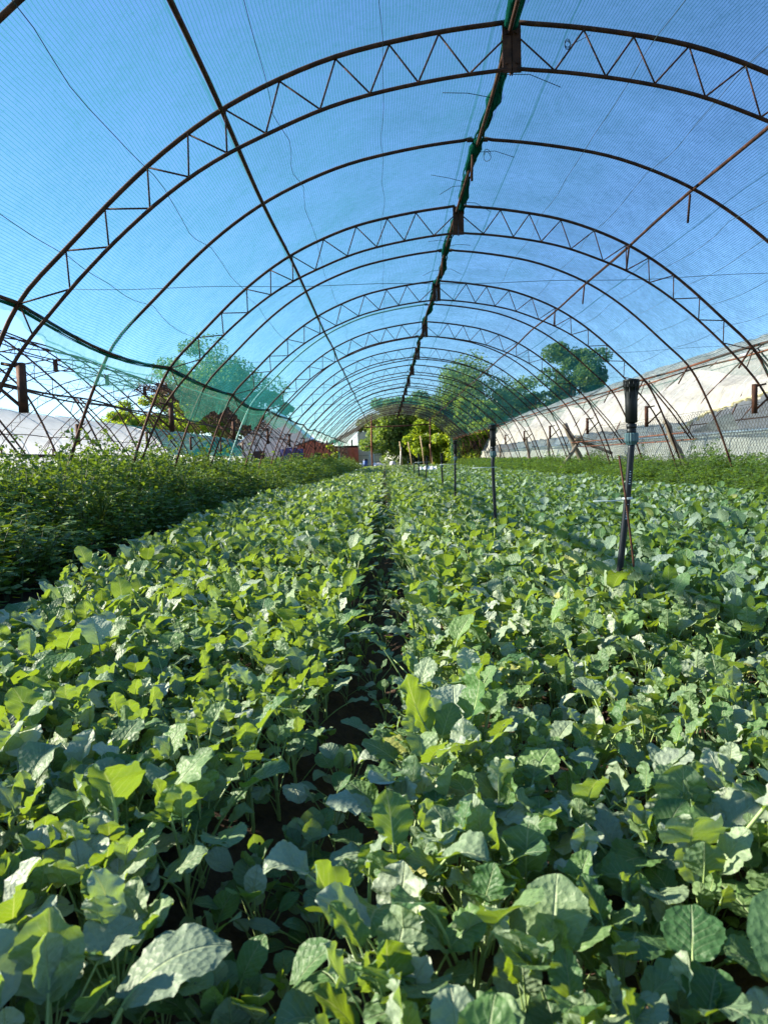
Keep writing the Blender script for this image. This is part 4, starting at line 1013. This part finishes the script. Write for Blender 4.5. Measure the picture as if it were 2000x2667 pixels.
# ------------------------------------------------------------------ trees
def tree(name, label, x, y, h, rx, ry, seed, mat, nl=26000, leaf=0.16, base=0.25, clumps=46, group=None, trunk=0.2, shape=None):
    r = np.random.default_rng(seed); t = thing(name, label, 'tree', (x, y, 0), group)
    m = MB(); m.tube([(0, 0, -0.1), (0.1, 0, h * 0.25), (-0.1, 0.1, h * 0.55), (0, 0, h * 0.85)], [trunk, trunk * 0.8, trunk * 0.5, trunk * 0.12], 9)
    m.build('trunk', M_BARK, t)
    C = []
    lm = MB()
    for q in range(clumps):
        u = r.normal(0, 1, 3); u /= np.linalg.norm(u); rad = r.uniform(0.40, 1.06)
        zc = (base + 1) / 2 * h; c = np.array([u[0] * rx * rad, u[1] * ry * rad, zc + u[2] * (1 - base) / 2 * h * rad * 0.92])
        if shape: c[0] *= np.interp(c[2] / h, *shape)
        C.append((c, r.uniform(0.14, 0.27) * min(rx, h * 0.4) * 1.3))
        if q % 3 == 0: lm.tube([(0, 0, h * 0.35), tuple(c * np.array([0.5, 0.5, 1]) * np.array([1, 1, 0.85])), tuple(c)], [trunk * 0.35, trunk * 0.2, 0.02], 5, cap=False)
    lm.build('limbs', M_BARK, t)
    per = nl // clumps; Vs = []; tint = []
    for c, cr in C:
        u = r.normal(0, 1, (per, 3)); u /= np.linalg.norm(u, axis=1)[:, None]
        p = c + u * (cr * r.uniform(0.35, 1.08, (per, 1)) ** 0.6) * np.array([1.15, 1.15, 0.8])
        a = r.normal(0, 1, (per, 3)) + u * 0.6 + np.array([0, 0, 0.5]); a /= np.linalg.norm(a, axis=1)[:, None]
        b = np.cross(a, r.normal(0, 1, (per, 3))); b /= np.linalg.norm(b, axis=1)[:, None]; d = np.cross(a, b)
        s = leaf * r.uniform(0.6, 1.4, (per, 1))
        Vs.append(np.stack([p - b * s * 0.6, p - d * s * 0.35, p + b * s * 0.6, p + d * s * 0.35], 1)); tint.append(np.repeat(np.clip(r.random() * 0.5 + r.random(per) * 0.5, 0, 1), 4))
    V = np.concatenate(Vs).reshape(-1, 3); k = len(V) // 4
    cm = MB(); cm.add(V, np.arange(k * 4).reshape(-1, 4), tint=np.concatenate(tint)); cm.build('crown', mat, t, smooth=False)
    return t
GTR = 'trees beyond the tunnels'
tree('leafy_tree', 'big broad dark tree seen through the net on the left', -23.0, 97, 17.0, 8.4, 6.0, 1, M_TREE, 42000, 0.30, 0.10, 90, GTR)
tree('leafy_tree', 'lower dark tree tucked against the right side of the big left tree', -15.3, 96, 10.6, 3.3, 3.4, 12, M_TREE, 14000, 0.28, 0.05, 34, GTR)
tree('leafy_tree', 'lower bushy tree in sun under the left net scallop', -29.5, 88, 9.2, 8.0, 4.0, 2, M_TREEY, 34000, 0.26, 0.0, 90, GTR)
tree('leafy_tree', 'tall airy tree behind the right half of the net', 7.4, 58, 9.6, 3.9, 4.0, 3, M_TREEL, 19000, 0.17, 0.0, 74, GTR)
tree('leafy_tree', 'rounded dark tree showing above the white film greenhouse', 16.1, 60, 10.0, 3.1, 3.4, 4, M_TREE, 20000, 0.22, 0.15, 46, GTR)
tree('leafy_tree', 'lower green tree between the two right hand trees', 12.0, 62, 7.0, 2.9, 3, 14, M_TREEL, 14000, 0.22, 0.05, 34, GTR)
tree('leafy_tree', 'bright yellow green tree filling the right of the far opening', 4.4, 53.5, 5.9, 2.6, 1.6, 5, M_TREEY, 34000, 0.17, -0.05, 80, GTR, shape=([0, 0.3, 1], [1.2, 1.2, 0.8]))
tree('leafy_tree', 'olive green tree filling the middle of the far opening', 1.3, 55.0, 5.6, 2.3, 1.5, 6, M_TREEL, 30000, 0.16, -0.05, 70, GTR, shape=([0, 0.3, 1], [1.2, 1.2, 0.8]))
tree('leafy_tree', 'darker dense tree standing behind the two opening trees', 2.8, 60.0, 6.4, 4.6, 1.5, 26, M_TREEL, 34000, 0.19, -0.05, 70, GTR, shape=([0, 0.3, 1], [1.1, 1.1, 0.9]))
tree('leafy_tree', 'dense leafy bush just right of the far right post', 6.6, 51.5, 5.0, 2.8, 1.4, 15, M_TREEY, 28000, 0.15, -0.05, 54, GTR)
tree('leafy_tree', 'dark round bush beside the far left corner of the tunnel', -3.6, 38, 1.25, 0.75, 0.7, 16, M_TREE, 5000, 0.07, 0.0, 22, GTR, trunk=0.03)
tree('leafy_tree', 'light green scrub behind the far left corner of the tunnel', -3.95, 55, 2.3, 0.7, 0.7, 17, M_TREEY, 5000, 0.10, 0.0, 20, GTR, trunk=0.06)

# ------------------------------------------------------------------ buildings and odds at the far end
def gable(name, label, x, y, w, d, hw, hr, wall, roof, overhang=0.3):
    t = thing(name, label, 'building', (x, y, 0))
    m = MB().box((0, d / 2, hw / 2), (w, d, hw)); m.add([(-w / 2, 0, hw), (w / 2, 0, hw), (0, 0, hr)], None, [(0, 1, 2)]); m.add([(-w / 2, d, hw), (w / 2, d, hw), (0, d, hr)], None, [(0, 1, 2)])
    m.build('wall', wall, t, smooth=False)
    for sg in (-1, 1):
        e = w / 2 + overhang; sl = (hr - hw) / (w / 2)
        m = MB(); V = [(0, -overhang, hr + 0.02), (sg * e, -overhang, hr - sl * e + 0.02), (sg * e, d + overhang, hr - sl * e + 0.02), (0, d + overhang, hr + 0.02)]
        V = V + [(a, b, c + 0.09) for a, b, c in V]
        m.add(V, [(0, 1, 2, 3), (4, 5, 6, 7), (0, 1, 5, 4), (1, 2, 6, 5), (2, 3, 7, 6), (3, 0, 4, 7)]); m.build('roof_slope', roof, t, smooth=False)
    return t
b = gable('white_shed', 'white roofed shed behind the bare frames at the far left', -9.4, 62, 6.0, 6, 2.6, 5.1, M_BLOCK, M_WROOF)
MB().box((-1.5, -0.04, 1.3), (0.9, 0.06, 1.0)).build('window', M_DARKIN, b, smooth=False)
MB().box((1.3, -0.04, 1.0), (0.9, 0.06, 2.0)).build('door', M_BLUET, b, smooth=False)
b = gable('red_shed', 'low red walled shed left of the far tunnel corner', -5.6, 56, 2.5, 3, 2.0, 2.4, M_REDB, M_TILE, 0.15)
for i in range(6): MB().box((-1.15 + i * 0.46, -0.03, 0.95), (0.05, 0.05, 1.85)).build('wall_rib', M_REDB, b, smooth=False)
o = MB().grid([[(x, 54.5 + 0.1 * math.sin(x * 9 + z * 3), z) for z in np.linspace(0.2, 1.75, 8)] for x in np.linspace(-8.0, -6.2, 16)]).build('blue_tarpaulin', M_BLUET); tag(o, 'dark blue tarpaulin hanging left of the red shed', 'tarpaulin')
b = thing('farm_house', 'pale block house with sloping brown roof beyond the far opening', 'house', (-1.6, 58, 0))
MB().box((0.4, 1.5, 1.5), (1.9, 3, 3.0)).build('wall', M_BLOCK, b, smooth=False)
for i in range(4):
    MB().box((0.4, -0.012, 0.55 + i * 0.55), (1.86, 0.02, 0.02)).build('mortar_course', M_DARKIN, b, smooth=False)
MB().box((0.55, -0.05, 0.75), (0.45, 0.05, 0.85)).build('white_panel', M_WROOF, b, smooth=False)
m = MB(); V = [(-3.3, -0.8, 1.9), (-0.4, -0.8, 3.35), (-0.4, 3, 3.35), (-3.3, 3, 1.9)]; V = V + [(a, c, d + 0.12) for a, c, d in V]
m.add(V, [(0, 1, 2, 3), (4, 5, 6, 7), (0, 1, 5, 4), (1, 2, 6, 5), (2, 3, 7, 6), (3, 0, 4, 7)]); m.build('roof', M_TILE, b, smooth=False)
MB().box((-1.9, 2.8, 1.0), (2.7, 0.1, 2.0)).build('dark_back_wall', M_DARKIN, b, smooth=False)
for xx in (-3.0, -1.0): MB().box((xx, -0.5, 1.2), (0.12, 0.12, 2.4)).build('porch_post', M_DARKIN, b, smooth=False)
o = MB().grid([[(x, 57.2 + 0.08 * math.sin(x * 11 + z * 2), z - 0.25 * (x + 3.4) * 0) for z in np.linspace(0.15, 1.75, 8)] for x in np.linspace(-3.9, -2.1, 16)]).build('red_tarpaulin', M_REDB); tag(o, 'red tarpaulin hung under the brown roof at the far end', 'tarpaulin')
dr = thing('plastic_drum', 'blue drum with black top standing among white sacks at the far end', 'drum', (-1.42, 52, 0))
MB().lathe([(0, 0), (0.15, 0), (0.17, 0.1), (0.17, 0.62), (0.14, 0.7), (0, 0.7)], 18).build('drum_body', M_BLUE, dr)
MB().lathe([(0.155, 0.69), (0.155, 0.80), (0, 0.81)], 18).build('drum_lid', M_BLACK, dr)
def sack(x, y, sx, sy, sz, lab, mat=M_WSACK):
    r = np.random.default_rng(int(abs(x * 100))); th = np.linspace(0, 2 * PI, 19); ph = np.linspace(0.05, PI - 0.05, 9)
    A, B = np.meshgrid(ph, th, indexing='ij'); n = 1 + 0.12 * np.sin(B * 3 + A * 2 + r.random() * 6)
    o = MB().grid(np.stack([sx * np.sin(A) ** 0.6 * np.cos(B) * n, sy * np.sin(A) ** 0.6 * np.sin(B) * n, sz * (1 + np.cos(A) * n) * 0.5 * 1.4], -1)).build('sack', mat)
    o.location = (x, y, -0.02); tag(o, lab, 'sack', 'white sacks at the far end'); return o
sack(-1.95, 51.8, 0.42, 0.3, 0.38, 'white sack left of the blue drum'); sack(-0.55, 52, 0.45, 0.3, 0.36, 'white sack right of the blue drum, behind the left end post'); sack(0.55, 51.5, 0.22, 0.2, 0.42, 'small white sack standing in front of the olive tree')
GST = 'pale stakes at the far end'
for i, (x, h, l) in enumerate([(1.05, 1.55, 0.10), (1.22, 1.95, -0.15), (1.9, 1.9, -0.25), (2.75, 2.3, -0.25), (3.35, 1.7, -0.2)]):
    o = MB().tube([(x, 49.6, 0), (x + l * 0.4, 49.6, h * 0.5), (x + l, 49.6, h)], 0.04, 6).build('stake', M_STAKE if i else M_WSACK)
    tag(o, ['whitish stake, leftmost at the far end', 'pale stake just right of the whitish one', 'thin stake leaning left near the middle of the opening', 'tallest pale stake, between the sprinkler line and the middle', 'shorter stake nearest the right end post'][i], 'stake', GST)
A, B = np.meshgrid(np.linspace(0, 1, 10), np.linspace(0, 1, 26), indexing='ij')
o = MB().grid(np.stack([1.12 + B * 0.62, 24 + A * 0.5, 0.36 + 0.16 * vnoise(A * 2, B * 3, 2.7, 5) * np.sin(A * PI) ** 0.5], -1)).build('plastic_sheet', M_WSACK); tag(o, 'crumpled white plastic sheet lying on the crop near the far end', 'plastic sheet')
# far chimney and roof above the treeline
b = thing('far_house', 'small far house with pale chimney between the right hand trees', 'house', (16.5, 95, 0))
MB().box((0, 0, 3.2), (6, 5, 6.4)).build('wall', M_BLOCK, b, smooth=False)
MB().box((0, 0, 6.55), (6.6, 5.6, 0.3)).build('roof', M_TILE, b, smooth=False)
MB().box((-1.0, 0, 8.0), (1.0, 1.0, 2.8)).build('chimney', M_BLOCK, b, smooth=False)
print('near', len(NEAR), 'mid', len(mid), 'far', len(far))
